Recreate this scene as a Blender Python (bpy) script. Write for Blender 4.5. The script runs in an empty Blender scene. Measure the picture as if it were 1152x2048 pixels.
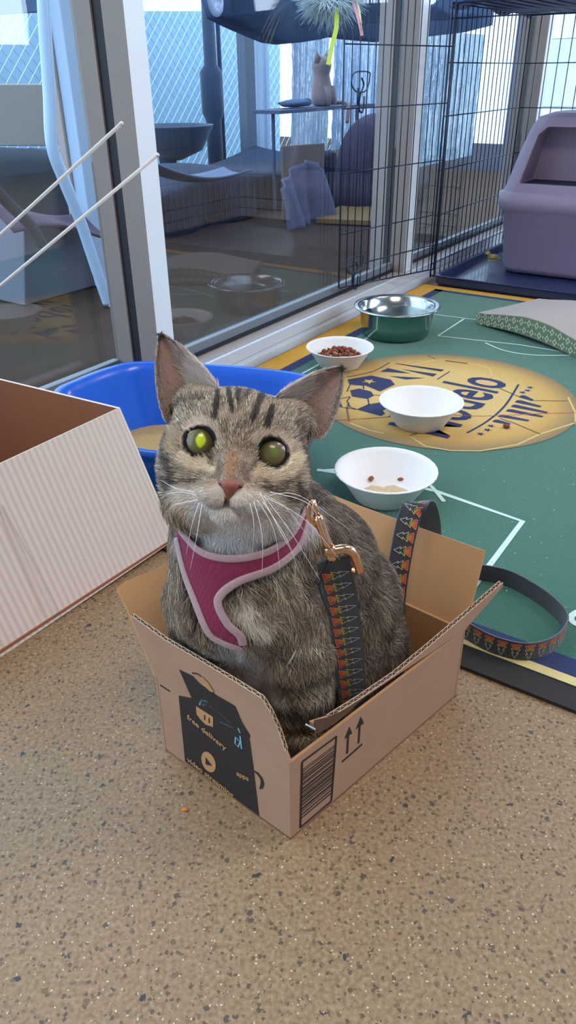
import bpy, bmesh, math, random
import numpy as np
from mathutils import Vector, Matrix
random.seed(7); rng = np.random.default_rng(7)
SC = bpy.context.scene; COL = SC.collection
# ---------- camera model (measured from the photograph) ----------
F = 1486.; TH = math.atan2(874, F); RO = math.atan2(34, 2526); H = .6
FW = np.array([0, math.cos(TH), -math.sin(TH)]); RT = np.array([1., 0, 0]); UP = np.array([0, math.sin(TH), math.cos(TH)])
CR, SR = math.cos(RO), math.sin(RO)
CAMP = np.array([0, 0, H])
def ray(x, y):
    dx = x-576; dy = y-1024
    return FW*F + RT*(dx*CR-dy*SR) - UP*(dx*SR+dy*CR)
def G(x, y, z=0.):            # point of that sight line at height z
    d = ray(x, y); return CAMP + d*((z-H)/d[2])
def C(x, y, dep):             # point at distance dep along the view axis
    return CAMP + ray(x, y)*(dep/F)
def PX(p):
    v = np.asarray(p)-CAMP; d = v@FW; a = v@RT/d*F; b = -(v@UP)/d*F
    return 576+a*CR+b*SR, 1024-a*SR+b*CR, d
AL = math.radians(34); U = np.array([math.sin(AL), math.cos(AL), 0]); N = np.array([math.cos(AL), -math.sin(AL), 0])
O = np.array([-.0778, 1.7087, 0]); Z = np.array([0, 0, 1.])
def wp(s, n, z=0.): return O+U*s+N*n+Z*z       # wall coordinates: s along the glass, n into the room
def PW(x, y, n):              # on the vertical plane n = const
    d = ray(x, y); t = (n+O@N)/(d@N); return CAMP+d*t if False else CAMP + d*((n + O@N - CAMP@N)/(d@N))
def PP(x, y, p0, nrm):        # on any plane
    d = ray(x, y); return CAMP + d*(((p0-CAMP)@nrm)/(d@nrm))
def sn(p): q = np.asarray(p)-O; return q@U, q@N
# ---------- camera ----------
cd = bpy.data.cameras.new('camera'); cam = bpy.data.objects.new('camera', cd); COL.objects.link(cam)
cx = RT*CR-UP*SR; cy = RT*SR+UP*CR
cam.matrix_world = Matrix(((cx[0], cy[0], -FW[0], 0), (cx[1], cy[1], -FW[1], 0), (cx[2], cy[2], -FW[2], H), (0, 0, 0, 1)))
cd.sensor_fit = 'VERTICAL'; cd.sensor_height = 36; cd.lens = F/2048*36; cd.clip_start = .02
SC.camera = cam
# ---------- materials ----------
def s2l(c): return tuple(((v/255)/12.92 if v/255 <= .04045 else ((v/255+.055)/1.055)**2.4) for v in c)
MATS = {}
def mat(name, col, rough=.6, metal=0., spec=.5, noise=0., nscale=40., bump=0., bscale=None, coat=0., trans=0., sheen=0., emit=None, es=0., alpha=1.):
    m = bpy.data.materials.new(name); m.use_nodes = True; MATS[name] = m
    nt = m.node_tree; b = nt.nodes['Principled BSDF']
    c = s2l(col); b.inputs['Base Color'].default_value = (*c, 1)
    b.inputs['Roughness'].default_value = rough; b.inputs['Metallic'].default_value = metal
    b.inputs['Specular IOR Level'].default_value = spec; b.inputs['Coat Weight'].default_value = coat
    b.inputs['Transmission Weight'].default_value = trans; b.inputs['Sheen Weight'].default_value = sheen
    b.inputs['Alpha'].default_value = alpha
    if emit: b.inputs['Emission Color'].default_value = (*s2l(emit), 1); b.inputs['Emission Strength'].default_value = es
    if noise or bump:
        tc = nt.nodes.new('ShaderNodeTexCoord'); nz = nt.nodes.new('ShaderNodeTexNoise')
        nz.inputs['Scale'].default_value = nscale; nz.inputs['Detail'].default_value = 6
        nt.links.new(tc.outputs['Object'], nz.inputs['Vector'])
        if noise:
            mx = nt.nodes.new('ShaderNodeMix'); mx.data_type = 'RGBA'
            mx.inputs['A'].default_value = (*[v*(1-noise) for v in c], 1); mx.inputs['B'].default_value = (*[min(1, v*(1+noise)) for v in c], 1)
            nt.links.new(nz.outputs['Fac'], mx.inputs['Factor']); nt.links.new(mx.outputs['Result'], b.inputs['Base Color'])
        if bump:
            n2 = nt.nodes.new('ShaderNodeTexNoise'); n2.inputs['Scale'].default_value = bscale or nscale; n2.inputs['Detail'].default_value = 4
            nt.links.new(tc.outputs['Object'], n2.inputs['Vector'])
            bp = nt.nodes.new('ShaderNodeBump'); bp.inputs['Strength'].default_value = bump; bp.inputs['Distance'].default_value = .002
            nt.links.new(n2.outputs['Fac'], bp.inputs['Height']); nt.links.new(bp.outputs['Normal'], b.inputs['Normal'])
    return m
def glassmat(name, tint=(1, 1, 1), refl=1.6):
    m = bpy.data.materials.new(name); m.use_nodes = True; nt = m.node_tree; nt.nodes.clear()
    o = nt.nodes.new('ShaderNodeOutputMaterial'); t = nt.nodes.new('ShaderNodeBsdfTransparent'); g = nt.nodes.new('ShaderNodeBsdfGlossy')
    t.inputs['Color'].default_value = (*tint, 1); g.inputs['Roughness'].default_value = .01
    lw = nt.nodes.new('ShaderNodeLayerWeight'); lw.inputs[0].default_value = .5
    f = nt.nodes.new('ShaderNodeMath'); f.operation = 'POWER'; nt.links.new(lw.outputs['Facing'], f.inputs[0]); f.inputs[1].default_value = 5
    mu = nt.nodes.new('ShaderNodeMath'); mu.operation = 'MULTIPLY_ADD'; mu.inputs[1].default_value = .9*refl; mu.inputs[2].default_value = .035*refl; mu.use_clamp = True
    x = nt.nodes.new('ShaderNodeMixShader'); nt.links.new(f.outputs[0], mu.inputs[0]); nt.links.new(mu.outputs[0], x.inputs[0])
    nt.links.new(t.outputs[0], x.inputs[1]); nt.links.new(g.outputs[0], x.inputs[2]); nt.links.new(x.outputs[0], o.inputs[0]); return m
# ---------- mesh building ----------
def frame(d):
    d = d/np.linalg.norm(d); a = np.cross(d, Z) if abs(d[2]) < .95 else np.cross(d, RT)
    a = a/np.linalg.norm(a); return d, a, np.cross(a, d)
def cr(pts, k=8, closed=False):
    P = [np.asarray(p, float) for p in pts]; n = len(P); out = []
    R = range(n if closed else n-1)
    for i in R:
        if closed: a, b, c, d = P[i-1], P[i], P[(i+1) % n], P[(i+2) % n]
        else: a, b, c, d = P[max(i-1, 0)], P[i], P[i+1], P[min(i+2, n-1)]
        for j in range(k):
            t = j/k; out.append(.5*((2*b)+(c-a)*t+(2*a-5*b+4*c-d)*t*t+(3*b-a-3*c+d)*t**3))
    if not closed: out.append(P[-1])
    return out
class MB:
    def __init__(s): s.v = []; s.f = []; s.m = []; s.cur = 0
    def add(s, vs, fs):
        o = len(s.v); s.v += [tuple(map(float, p)) for p in vs]; s.f += [tuple(i+o for i in f) for f in fs]; s.m += [s.cur]*len(fs); return s
    def hexa(s, p):  # 8 points: bottom 4, top 4
        return s.add(p, [(3, 2, 1, 0), (4, 5, 6, 7), (0, 1, 5, 4), (1, 2, 6, 5), (2, 3, 7, 6), (3, 0, 4, 7)])
    def box(s, o, a, b, c):
        o, a, b, c = map(np.asarray, (o, a, b, c)); return s.hexa([o, o+a, o+a+b, o+b, o+c, o+a+c, o+a+b+c, o+b+c])
    def wbox(s, s0, s1, n0, n1, z0, z1):
        return s.hexa([wp(s0, n0, z0), wp(s0, n1, z0), wp(s1, n1, z0), wp(s1, n0, z0), wp(s0, n0, z1), wp(s0, n1, z1), wp(s1, n1, z1), wp(s1, n0, z1)])
    def tube(s, pts, r, k=8, closed=False, cap=True):
        P = [np.asarray(p, float) for p in pts]; n = len(P); R = r if hasattr(r, '__len__') else [r]*n
        vs = []; fs = []; pa = None
        for i in range(n):
            d = P[(i+1) % n if closed else min(i+1, n-1)]-P[i-1 if (closed or i) else 0]
            if not closed and i == 0: d = P[1]-P[0]
            d = d/(np.linalg.norm(d)+1e-12)
            if pa is None: _, a, _ = frame(d)
            else: a = pa-d*(pa@d); a = a/(np.linalg.norm(a)+1e-12)
            pa = a; b = np.cross(d, a)
            for j in range(k):
                t = 2*math.pi*j/k; vs.append(P[i]+(a*math.cos(t)+b*math.sin(t))*R[i])
        for i in range(n if closed else n-1):
            for j in range(k):
                a0 = i*k+j; a1 = i*k+(j+1) % k; b0 = ((i+1) % n)*k+j; b1 = ((i+1) % n)*k+(j+1) % k
                fs.append((a0, a1, b1, b0))
        if cap and not closed: fs += [tuple(range(k))[::-1], tuple((n-1)*k+j for j in range(k))]
        return s.add(vs, fs)
    def loft(s, rings, cap0=True, cap1=True, closed=True):
        k = len(rings[0]); vs = [p for r in rings for p in r]; fs = []
        for i in range(len(rings)-1):
            for j in range(k if closed else k-1):
                fs.append((i*k+j, i*k+(j+1) % k, (i+1)*k+(j+1) % k, (i+1)*k+j))
        if cap0: fs.append(tuple(range(k))[::-1])
        if cap1: fs.append(tuple((len(rings)-1)*k+j for j in range(k)))
        return s.add(vs, fs)
    def lathe(s, prof, c=(0, 0, 0), k=48, mod=None):
        c = np.asarray(c, float)
        rings = [[c+np.array([(r*(1+(mod(i, t) if mod else 0)))*math.cos(t), (r*(1+(mod(i, t) if mod else 0)))*math.sin(t), z]) for t in [2*math.pi*j/k for j in range(k)]] for i, (r, z) in enumerate(prof)]
        return s.loft(rings)
    def ell(s, c, r, R=None, k=16, l=10, noise=0):
        c = np.asarray(c, float); rings = []
        for i in range(l+1):
            ph = math.pi*(i/l*.98+.01)
            ring = []
            for j in range(k):
                t = 2*math.pi*j/k; q = np.array([math.sin(ph)*math.cos(t)*r[0], math.sin(ph)*math.sin(t)*r[1], -math.cos(ph)*r[2]])*(1+noise*math.sin(3*t+5*ph)*math.sin(ph))
                ring.append(c+(R@q if R is not None else q))
            rings.append(ring)
        return s.loft(rings)
    def prism(s, poly, off):   # flat polygon with a thickness vector
        n = len(poly); off = np.asarray(off); P = [np.asarray(p) for p in poly]
        s.add([*P, *[p+off for p in P]], [tuple(range(n))[::-1], tuple(range(n, 2*n))]+[(i, (i+1) % n, (i+1) % n+n, i+n) for i in range(n)]); return s
    def poly(s, P): return s.add(P, [tuple(range(len(P)))])
    def grid(s, fn, nu, nv, closed=False):
        vs = [fn(i/(nu-1), j/(nv-1)) for i in range(nu) for j in range(nv)]
        return s.add(vs, [(i*nv+j, i*nv+j+1, (i+1)*nv+j+1, (i+1)*nv+j) for i in range(nu-1) for j in range(nv-1)])
    def stroke(s, pts, w, nrm):  # flat line of width w lying in the plane with normal nrm
        P = [np.asarray(p, float) for p in pts]; n = len(P); W = w if hasattr(w, '__len__') else [w]*n; L = []
        for i in range(n):
            d = P[min(i+1, n-1)]-P[max(i-1, 0)]; t = np.cross(nrm, d); t = t/(np.linalg.norm(t)+1e-12)*W[i]/2; L.append((P[i]-t, P[i]+t))
        return s.add([q for l in L for q in l], [(2*i, 2*i+2, 2*i+3, 2*i+1) for i in range(n-1)])
    def build(s, name, mats, parent=None, smooth=False, loc=None, bevel=0, solid=0, sub=0):
        if not isinstance(mats, (list, tuple)): mats = [mats]
        V = np.array(s.v)
        if parent is not None: base = np.array(parent['_w'])
        elif loc is not None: base = np.asarray(loc, float)
        else: base = np.array([(V[:, 0].min()+V[:, 0].max())/2, (V[:, 1].min()+V[:, 1].max())/2, V[:, 2].min()])
        me = bpy.data.meshes.new(name); me.from_pydata([tuple(p) for p in V-base], [], s.f)
        for m in mats: me.materials.append(m)
        me.polygons.foreach_set('material_index', s.m)
        if smooth: me.polygons.foreach_set('use_smooth', [True]*len(me.polygons))
        me.update()
        o = bpy.data.objects.new(name, me); COL.objects.link(o); o['_w'] = [float(x) for x in base]
        if parent is not None: o.parent = parent
        else: o.location = base
        if solid: md = o.modifiers.new('solid', 'SOLIDIFY'); md.thickness = solid; md.offset = 0
        if bevel: md = o.modifiers.new('bevel', 'BEVEL'); md.width = bevel; md.segments = 2; md.limit_method = 'ANGLE'
        if sub: md = o.modifiers.new('sub', 'SUBSURF'); md.levels = sub; md.render_levels = sub
        return o
def tag(o, label=None, cat=None, group=None, kind=None):
    if label: o['label'] = label
    if cat: o['category'] = cat
    if group: o['group'] = group
    if kind: o['kind'] = kind
    return o
def thing(name, label, cat, loc, group=None):
    o = bpy.data.objects.new(name, None); COL.objects.link(o); o.location = [float(x) for x in loc]; o['_w'] = [float(x) for x in loc]; o.empty_display_size = .05
    return tag(o, label, cat, group)
def struct(mb, name, mats, **k): return tag(mb.build(name, mats, **k), kind='structure')
def copy_tree(o, loc, label=None, rz=0., sc=1.):
    c = o.copy(); COL.objects.link(c); c.location = [float(x) for x in loc]; c.rotation_euler = (0, 0, rz); c.scale = (sc, sc, sc)
    if label: c['label'] = label
    for ch in [x for x in bpy.data.objects if x.parent == o]:
        d = ch.copy(); COL.objects.link(d); d.parent = c
    return c
def textpoly(txt, size=1., shear=0., spacing=1., bold=0.):
    cu = bpy.data.curves.new('t', 'FONT'); cu.body = txt; cu.size = size; cu.shear = shear; cu.space_character = spacing; cu.offset = bold; cu.resolution_u = 3
    ob = bpy.data.objects.new('t', cu); COL.objects.link(ob); dg = bpy.context.evaluated_depsgraph_get(); dg.update()
    me = bpy.data.meshes.new_from_object(ob.evaluated_get(dg)); V = [tuple(v.co) for v in me.vertices]; Fc = [tuple(p.vertices) for p in me.polygons]
    bpy.data.objects.remove(ob); bpy.data.curves.remove(cu); bpy.data.meshes.remove(me)
    xs = [v[0] for v in V]; w = max(xs)-min(xs); x0 = min(xs)
    return [(v[0]-x0, v[1]) for v in V], Fc, w
def puttext(mb, txt, quad_fn, bold=0., shear=0.):  # quad_fn(u, v): u 0..1 along the line, v in line heights
    V, Fc, w = textpoly(txt, 1., shear, 1., bold); mb.add([quad_fn(x/w, y/.7) for x, y in V], Fc)
# ================= SETTING =================
alum = mat('satin_aluminium', (206, 212, 222), .42, .1, noise=.04, nscale=8, bump=.05, bscale=300)
alum2 = mat('anodised_taupe_frame', (150, 138, 132), .5, .0, noise=.05, nscale=10)
seal = mat('black_rubber_seal', (26, 28, 38), .6)
gasket = mat('grey_gasket', (120, 126, 132), .5, noise=.08, nscale=60)
# floor: ground terrazzo concrete
fm = bpy.data.materials.new('terrazzo_concrete'); fm.use_nodes = True; nt = fm.node_tree; B = nt.nodes['Principled BSDF']
tc = nt.nodes.new('ShaderNodeTexCoord')
def vor(scale, rnd=1.):
    v = nt.nodes.new('ShaderNodeTexVoronoi'); v.inputs['Scale'].default_value = scale; v.inputs['Randomness'].default_value = rnd
    nz = nt.nodes.new('ShaderNodeTexNoise'); nz.inputs['Scale'].default_value = scale*2.2; nz.inputs['Detail'].default_value = 2
    mxv = nt.nodes.new('ShaderNodeMix'); mxv.data_type = 'VECTOR'; mxv.inputs['Factor'].default_value = .35/scale
    nt.links.new(tc.outputs['Object'], nz.inputs['Vector'])
    ad = nt.nodes.new('ShaderNodeVectorMath'); ad.operation = 'MULTIPLY_ADD'; ad.inputs[1].default_value = (.9/scale,)*3
    nt.links.new(nz.outputs['Color'], ad.inputs[0]); nt.links.new(tc.outputs['Object'], ad.inputs[2]); nt.links.new(ad.outputs[0], v.inputs['Vector'])
    nt.nodes.remove(mxv); return v
def mth(op, a, b=None):
    m_ = nt.nodes.new('ShaderNodeMath'); m_.operation = op
    for i, x in enumerate((a, b)):
        if x is None: continue
        if isinstance(x, (int, float)): m_.inputs[i].default_value = x
        else: nt.links.new(x, m_.inputs[i])
    return m_.outputs[0]
def mixc(f, a, b):
    m_ = nt.nodes.new('ShaderNodeMix'); m_.data_type = 'RGBA'
    nt.links.new(f, m_.inputs['Factor'])
    for k_, x in (('A', a), ('B', b)):
        if isinstance(x, tuple): m_.inputs[k_].default_value = (*x, 1)
        else: nt.links.new(x, m_.inputs[k_])
    return m_.outputs['Result']
n1 = nt.nodes.new('ShaderNodeTexNoise'); n1.inputs['Scale'].default_value = 5; n1.inputs['Detail'].default_value = 3; nt.links.new(tc.outputs['Object'], n1.inputs['Vector'])
n2 = nt.nodes.new('ShaderNodeTexNoise'); n2.inputs['Scale'].default_value = 260; n2.inputs['Detail'].default_value = 5; nt.links.new(tc.outputs['Object'], n2.inputs['Vector'])
c0 = mixc(n1.outputs['Fac'], s2l((172, 142, 106)), s2l((188, 164, 134)))
c1 = mixc(mth('MULTIPLY', mth('SUBTRACT', n2.outputs['Fac'], .35), 1.6), s2l((126, 98, 68)), c0)
def chips(scale, thr, radius, dark, base, pick='R'):
    v = vor(scale); sp = nt.nodes.new('ShaderNodeSeparateColor'); nt.links.new(v.outputs['Color'], sp.inputs[0])
    on = mth('LESS_THAN', sp.outputs[{'R': 0, 'G': 1, 'B': 2}[pick]], thr)
    rad = mth('MULTIPLY', sp.outputs[{'R': 1, 'G': 2, 'B': 0}[pick]], radius)
    inn = mth('LESS_THAN', v.outputs['Distance'], mth('ADD', rad, radius*.35))
    return mixc(mth('MULTIPLY', on, inn), base, dark)
c2 = chips(230, .36, .34, s2l((96, 74, 54)), c1)
c2 = chips(330, .12, .28, s2l((212, 192, 164)), c2, 'G')
c2 = chips(150, .36, .30, s2l((112, 88, 64)), c2, 'B')
c2 = chips(125, .22, .25, s2l((84, 70, 56)), c2, 'R')
c2 = chips(72, .07, .22, s2l((58, 54, 52)), c2, 'G')
c2 = chips(110, .015, .14, s2l((228, 220, 208)), c2, 'B')
nt.links.new(c2, B.inputs['Base Color']); B.inputs['Roughness'].default_value = .5
n3 = nt.nodes.new('ShaderNodeTexNoise'); n3.inputs['Scale'].default_value = 400; nt.links.new(tc.outputs['Object'], n3.inputs['Vector'])
bp = nt.nodes.new('ShaderNodeBump'); bp.inputs['Strength'].default_value = .25; bp.inputs['Distance'].default_value = .001
nt.links.new(n3.outputs['Fac'], bp.inputs['Height']); nt.links.new(bp.outputs['Normal'], B.inputs['Normal'])
m = MB(); m.wbox(-4, 4.2, -.13, 3.6, -.05, 0); struct(m, 'floor', fm, loc=(0, 0, 0))
patio = mat('brown_patio_concrete', (64, 50, 42), .95, spec=.08, noise=.3, nscale=7, bump=.2, bscale=200)
m = MB(); m.wbox(-4, 6.5, -7, -.13, -.06, -.005); struct(m, 'floor_patio', patio, loc=(0, 0, 0))
paint = mat('pale_wall_paint', (168, 172, 180), .8, noise=.05, nscale=3)
m = MB(); m.wbox(-4, 4.2, -.13, 3.6, 2.6, 2.66); struct(m, 'ceiling', paint)
m = MB(); m.wbox(-4, 4.2, 3.6, 3.7, 0, 2.6); struct(m, 'wall_right', paint)
m = MB(); m.wbox(-4.1, -4, -.13, 3.7, 0, 2.6); struct(m, 'wall_back', paint)
# sill and posts of the glass wall
m = MB(); m.wbox(-2.2, 4.2, -.14, -.002, 0, .054); m.wbox(-2.2, 4.2, -.03, 0, 0, .0587)
m.wbox(-2.2, 4.2, 0, .006, 0, .022); m.wbox(-2.2, 4.2, 0, .003, .03, .0587)
struct(m, 'trim_sill', alum, bevel=.0015)
m = MB(); m.wbox(-2.2, 4.2, -.0435, -.004, .0587, .0595); struct(m, 'trim_ledge', alum2)
m = MB(); m.wbox(-2.2, 4.2, -.056, -.043, .05, .066); m.wbox(-2.2, 4.2, -.13, -.056, .05, .058); struct(m, 'trim_seal', seal)
m = MB(); m.wbox(-.261, 4.2, -.068, -.052, .058, .085); m.wbox(-2.2, -.309, -.14, -.122, .05, .085); struct(m, 'trim_gasket', gasket, bevel=.001)
white = mat('daylit_frame_face', (232, 238, 244), .35, noise=.02, nscale=5)  # white stands for daylight on the room-facing side of the frame
for k, (s0, s1) in enumerate(((-.309, -.261), (.818, .877), (1.95, 2.01), (3.08, 3.14), (-1.44, -1.39))):
    zt = 2.6
    m = MB(); m.wbox(s0, s1, -.057, -.008, .0595, zt); m.cur = 1; m.wbox(s0+.001, s1+.0006, -.0085, -.0074, .0595, zt)  # thin white sheet paints that lit side onto the taupe post
    m.cur = 0; m.wbox(s0-.0015, s0, -.022, -.0075, .0595, zt)
    struct(m, 'trim_%d' % (k+1), [alum2, white])
    m = MB(); m.wbox(s0+.004, s1, -.083, -.057, .0595, zt); struct(m, 'trim_%d' % (k+11), seal)
    m = MB(); m.wbox(s0, s1, -.13, -.083, .0595, zt); struct(m, 'trim_%d' % (k+21), alum2)
gl = glassmat('window_glass', (.95, .98, 1.), 1.7)
for k, (s0, s1, n) in enumerate(((-1.39, -.309, -.126), (-.261, .818, -.060), (.877, 1.95, -.060), (2.01, 3.08, -.060))):
    m = MB(); m.wbox(s0, s1, n-.003, n+.003, .08, 2.6); struct(m, 'window_%d' % (k+1), gl)
# far wall with tall bright windows
def PS(x, y, s_): d = ray(x, y); p0 = wp(s_, 0); return CAMP+d*(((p0-CAMP)@U)/(d@U))
def nz_(x, y): p = PS(x, y, 4.2); return sn(p)[1], p[2]
wn = [(nz_(1071, 200)[0], nz_(1093, 200)[0]), (nz_(1126, 200)[0], nz_(1133, 200)[0]), (nz_(1139, 200)[0], nz_(1139, 200)[0]+.5), (nz_(1139, 200)[0]+.6, nz_(1139, 200)[0]+1.2)]
z0_, z1_ = nz_(1085, 214)[1], nz_(1085, 78)[1]
m = MB(); xs_ = [-.1]+[v for w_ in wn for v in w_]+[3.7]
m.wbox(4.2, 4.3, -.1, 3.7, 0, z0_); m.wbox(4.2, 4.3, -.1, 3.7, z1_, 2.6)
for k_ in range(0, len(xs_), 2): m.wbox(4.2, 4.3, xs_[k_], xs_[k_+1], z0_, z1_)
struct(m, 'wall_far', mat('blue_grey_wall_paint', (104, 136, 186), .8, noise=.05, nscale=3))
for k_, (n0, n1) in enumerate(wn):
    m = MB(); m.wbox(4.24, 4.25, n0, n1, z0_, z1_); struct(m, 'window_%d' % (k_+5), gl)
# ================= THINGS ON THE FLOOR =================
# ---- soccer mat ----
def nn_(px, py): return sn(G(px, py))[1]
def ss_(px, py): return sn(G(px, py))[0]
MZ = .006
n_out, n_in = nn_(614, 688), nn_(614, 716)
s_far, s_far2 = .925, .885
s_near = sn(G(1035, 1329, MZ))[0]; nL = n_out; nR = 1.25
green = mat('green_mat_pile', (24, 98, 74), .95, noise=.5, nscale=420, bump=.9, bscale=900, sheen=.3)
yel = mat('mustard_mat_border', (204, 150, 46), .9, noise=.2, nscale=90, bump=.4, bscale=700)
navy = mat('navy_mat_print', (44, 52, 92), .95, noise=.25, nscale=300, bump=.5, bscale=800)
rub = mat('black_rubber_backing', (38, 32, 30), .8, noise=.2, nscale=80)
wline = mat('white_mat_line', (196, 216, 206), .95, noise=.2, nscale=500)
gold = bpy.data.materials.new('gold_ball_print'); gold.use_nodes = True; nt = gold.node_tree; B = nt.nodes['Principled BSDF']; tc = nt.nodes.new('ShaderNodeTexCoord')
B.inputs['Roughness'].default_value = .95
CC = wp(*sn((.339, 1.49, 0)), 0); RAD = .271
ds = nt.nodes.new('ShaderNodeVectorMath'); ds.operation = 'DISTANCE'; ds.inputs[1].default_value = (CC[0], CC[1], MZ); geo = nt.nodes.new('ShaderNodeNewGeometry')
nt.links.new(geo.outputs['Position'], ds.inputs[0]); rmp = nt.nodes.new('ShaderNodeValToRGB'); dv = mth('DIVIDE', ds.outputs['Value'], RAD); nt.links.new(dv, rmp.inputs[0])
e = rmp.color_ramp.elements; e[0].position = .55; e[0].color = (*s2l((222, 186, 116)), 1); e[1].position = 1; e[1].color = (*s2l((120, 104, 84)), 1); e.new(.82).color = (*s2l((204, 160, 84)), 1)
nz = nt.nodes.new('ShaderNodeTexNoise'); nz.inputs['Scale'].default_value = 260; nt.links.new(tc.outputs['Object'], nz.inputs['Vector'])
mm = mixc(mth('MULTIPLY', nz.outputs['Fac'], .55), rmp.outputs[0], s2l((150, 116, 62))); nt.links.new(mm, B.inputs['Base Color'])
m = MB()
def mrect(s0, s1, n0, n1, z, cur): m.cur = cur; m.poly([wp(s0, n0, z), wp(s0, n1, z), wp(s1, n1, z), wp(s1, n0, z)])
# body with a black near rim
m.cur = 3; m.wbox(s_near-.036, s_far, nL, nR, 0.0005, MZ-.001)
m.cur = 0; m.wbox(s_near, s_far-.0005, nL+.0005, nR, MZ-.0011, MZ)
mrect(s_near, s_far, nL, n_in, MZ+.0003, 1); mrect(s_far2, s_far, nL, nR, MZ+.0004, 1)
mrect(s_near, s_near+.014, nL, nR, MZ+.0004, 8)
mrect(s_near+.014, s_near+.045, nR-.62, nR, MZ+.0002, 2)
mrect(s_near+.05, s_far2, n_in, n_in+.028, MZ+.0002, 2); mrect(s_far2-.02, s_far2, n_in, nR, MZ+.0002, 2)
# white pitch lines, traced onto the mat
m.cur = 4
def gl_(pts, w, z=MZ+.0006, smooth=False):
    P = [G(x, y, MZ) for x, y in pts]
    if smooth: P = cr(P, 8)
    P = [np.array([p[0], p[1], z]) for p in P]; m.stroke(P, w, Z)
gl_([(560, 773), (600, 750), (735, 676), (800, 640)], .006)
gl_([(634, 940), (757, 957), (870, 982), (1045, 1043), (930, 1196)], .009)
gl_([(757, 934), (640, 942)], .007, MZ+.0010)
gl_([(825, 958), (858, 970), (888, 1004)], .007, MZ+.0010, smooth=True)
gl_([(1200, 1215), (1160, 1222), (1142, 1235), (1155, 1250), (1200, 1258)], .008, smooth=True)
gl_([(860, 628), (955, 640)], .004); gl_([(928, 638), (876, 672), (1040, 690), (1200, 716)], .0055)
gl_([(970, 686), (1010, 702), (1070, 711), (1152, 711), (1200, 709)], .005, MZ+.0010, smooth=True)
gl_([(1145, 600), (1200, 604)], .004)
# golden ball with seams
m.cur = 5; m.poly([np.array([CC[0]+RAD*math.cos(t), CC[1]+RAD*math.sin(t), MZ+.0009]) for t in np.linspace(0, 2*math.pi, 97)[:-1]])
ZB = MZ+.0013
def blue(pts, cur=2): m.cur = cur; m.poly([(*G(x, y, MZ)[:2], ZB+(.0003 if cur != 2 else 0)) for x, y in pts])
def bl(pts, w, cur=2, sm=False): m.cur = cur; gl_(pts, w, ZB-(0 if cur == 2 else .0002), sm)
seamL, seamD = 6, 7
for pts, cur in (([(872, 720), (828, 730), (760, 741), (700, 745)], 6), ([(882, 721), (960, 731), (978, 738), (985, 753)], 6), ([(855, 712), (871, 719)], 7),
                 ([(697, 806), (694, 820), (698, 844)], 7), ([(699, 806), (780, 805)], 6), ([(700, 847), (740, 862), (768, 868)], 6), ([(820, 872), (850, 862), (900, 840)], 7),
                 ([(822, 875), (850, 893), (900, 902), (960, 903), (1035, 890), (1080, 869)], 6), ([(1080, 869), (1025, 846), (1000, 838)], 7), ([(1080, 869), (1152, 846)], 6),
                 ([(1135, 803), (1060, 802)], 7), ([(1136, 795), (1150, 825), (1152, 850)], 6), ([(1000, 778), (1040, 795)], 7), ([(890, 722), (935, 728)], 7), ([(660, 742), (640, 760)], 6)):
    bl(pts, .0042, cur)
# crest
blue([(695, 760), (742, 752), (781, 760), (790, 770), (760, 784), (731, 772), (698, 769)])
m.cur = 5
sc_ = G(738, 764, MZ)
m.poly([(sc_[0]+math.cos(t)*r, sc_[1]+math.sin(t)*r, ZB+.0003) for t, r in [(math.pi/2+AL+i*math.pi/5, .017 if i % 2 == 0 else .0065) for i in range(10)]])
blue([(700, 782), (718, 778), (742, 784), (748, 792), (735, 799), (704, 794)])
blue([(664, 812), (680, 802), (685, 815), (700, 819)]); blue([(713, 820), (735, 810), (760, 806), (783, 804), (786, 814), (765, 822), (770, 828), (762, 833)])
blue([(762, 790), (784, 784), (790, 800), (768, 804)])
for p in ([(727, 772), (727, 779)], [(727, 772), (700, 770), (694, 784)], [(700, 794), (668, 802)], [(700, 795), (694, 803), (700, 815), (714, 820)], [(736, 799), (738, 811)], [(748, 791), (765, 792)], [(690, 816), (712, 820)]): bl(p, .003)
bl([(694, 755), (720, 750), (750, 742), (779, 726)], .0028, sm=True); bl([(776, 836), (794, 821)], .003)
# upper word wedges
blue([(789, 728), (887, 741), (882, 744)]); blue([(802, 739), (874, 749), (866, 754)]); blue([(760, 744), (776, 737), (822, 748)]); blue([(778, 753), (850, 757), (812, 760)])
bl([(874, 760), (899, 744)], .003); blue([(789, 728), (792, 727.5), (888, 740.5), (887, 742)])
# big blue word: "Modelo" reading up the mat, built as lettering in the mat plane
w0 = G(800, 866, MZ); w1 = G(992, 742, MZ); h0 = G(872, 752, MZ)
ax = (w1-w0); L_ = np.linalg.norm(ax[:2]); ax = ax/L_; ax[2] = 0
ay = -(N - ax*(N@ax)); ay = ay/np.linalg.norm(ay)
m.cur = 2
b0 = G(893, 878, MZ); b1 = G(1017, 765, MZ); L_ = np.linalg.norm((b1-b0)[:2]); ax = (b1-b0)/L_; ax[2] = 0; ay = np.array([-ax[1], ax[0], 0])
puttext(m, 'Modelo', lambda u, v: np.array([*(b0+ax*u*L_+ay*v*.125)[:2], ZB]), bold=.012)
bl([(934, 867), (975, 843), (1010, 812), (1037, 770)], .0045, sm=True)
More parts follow.
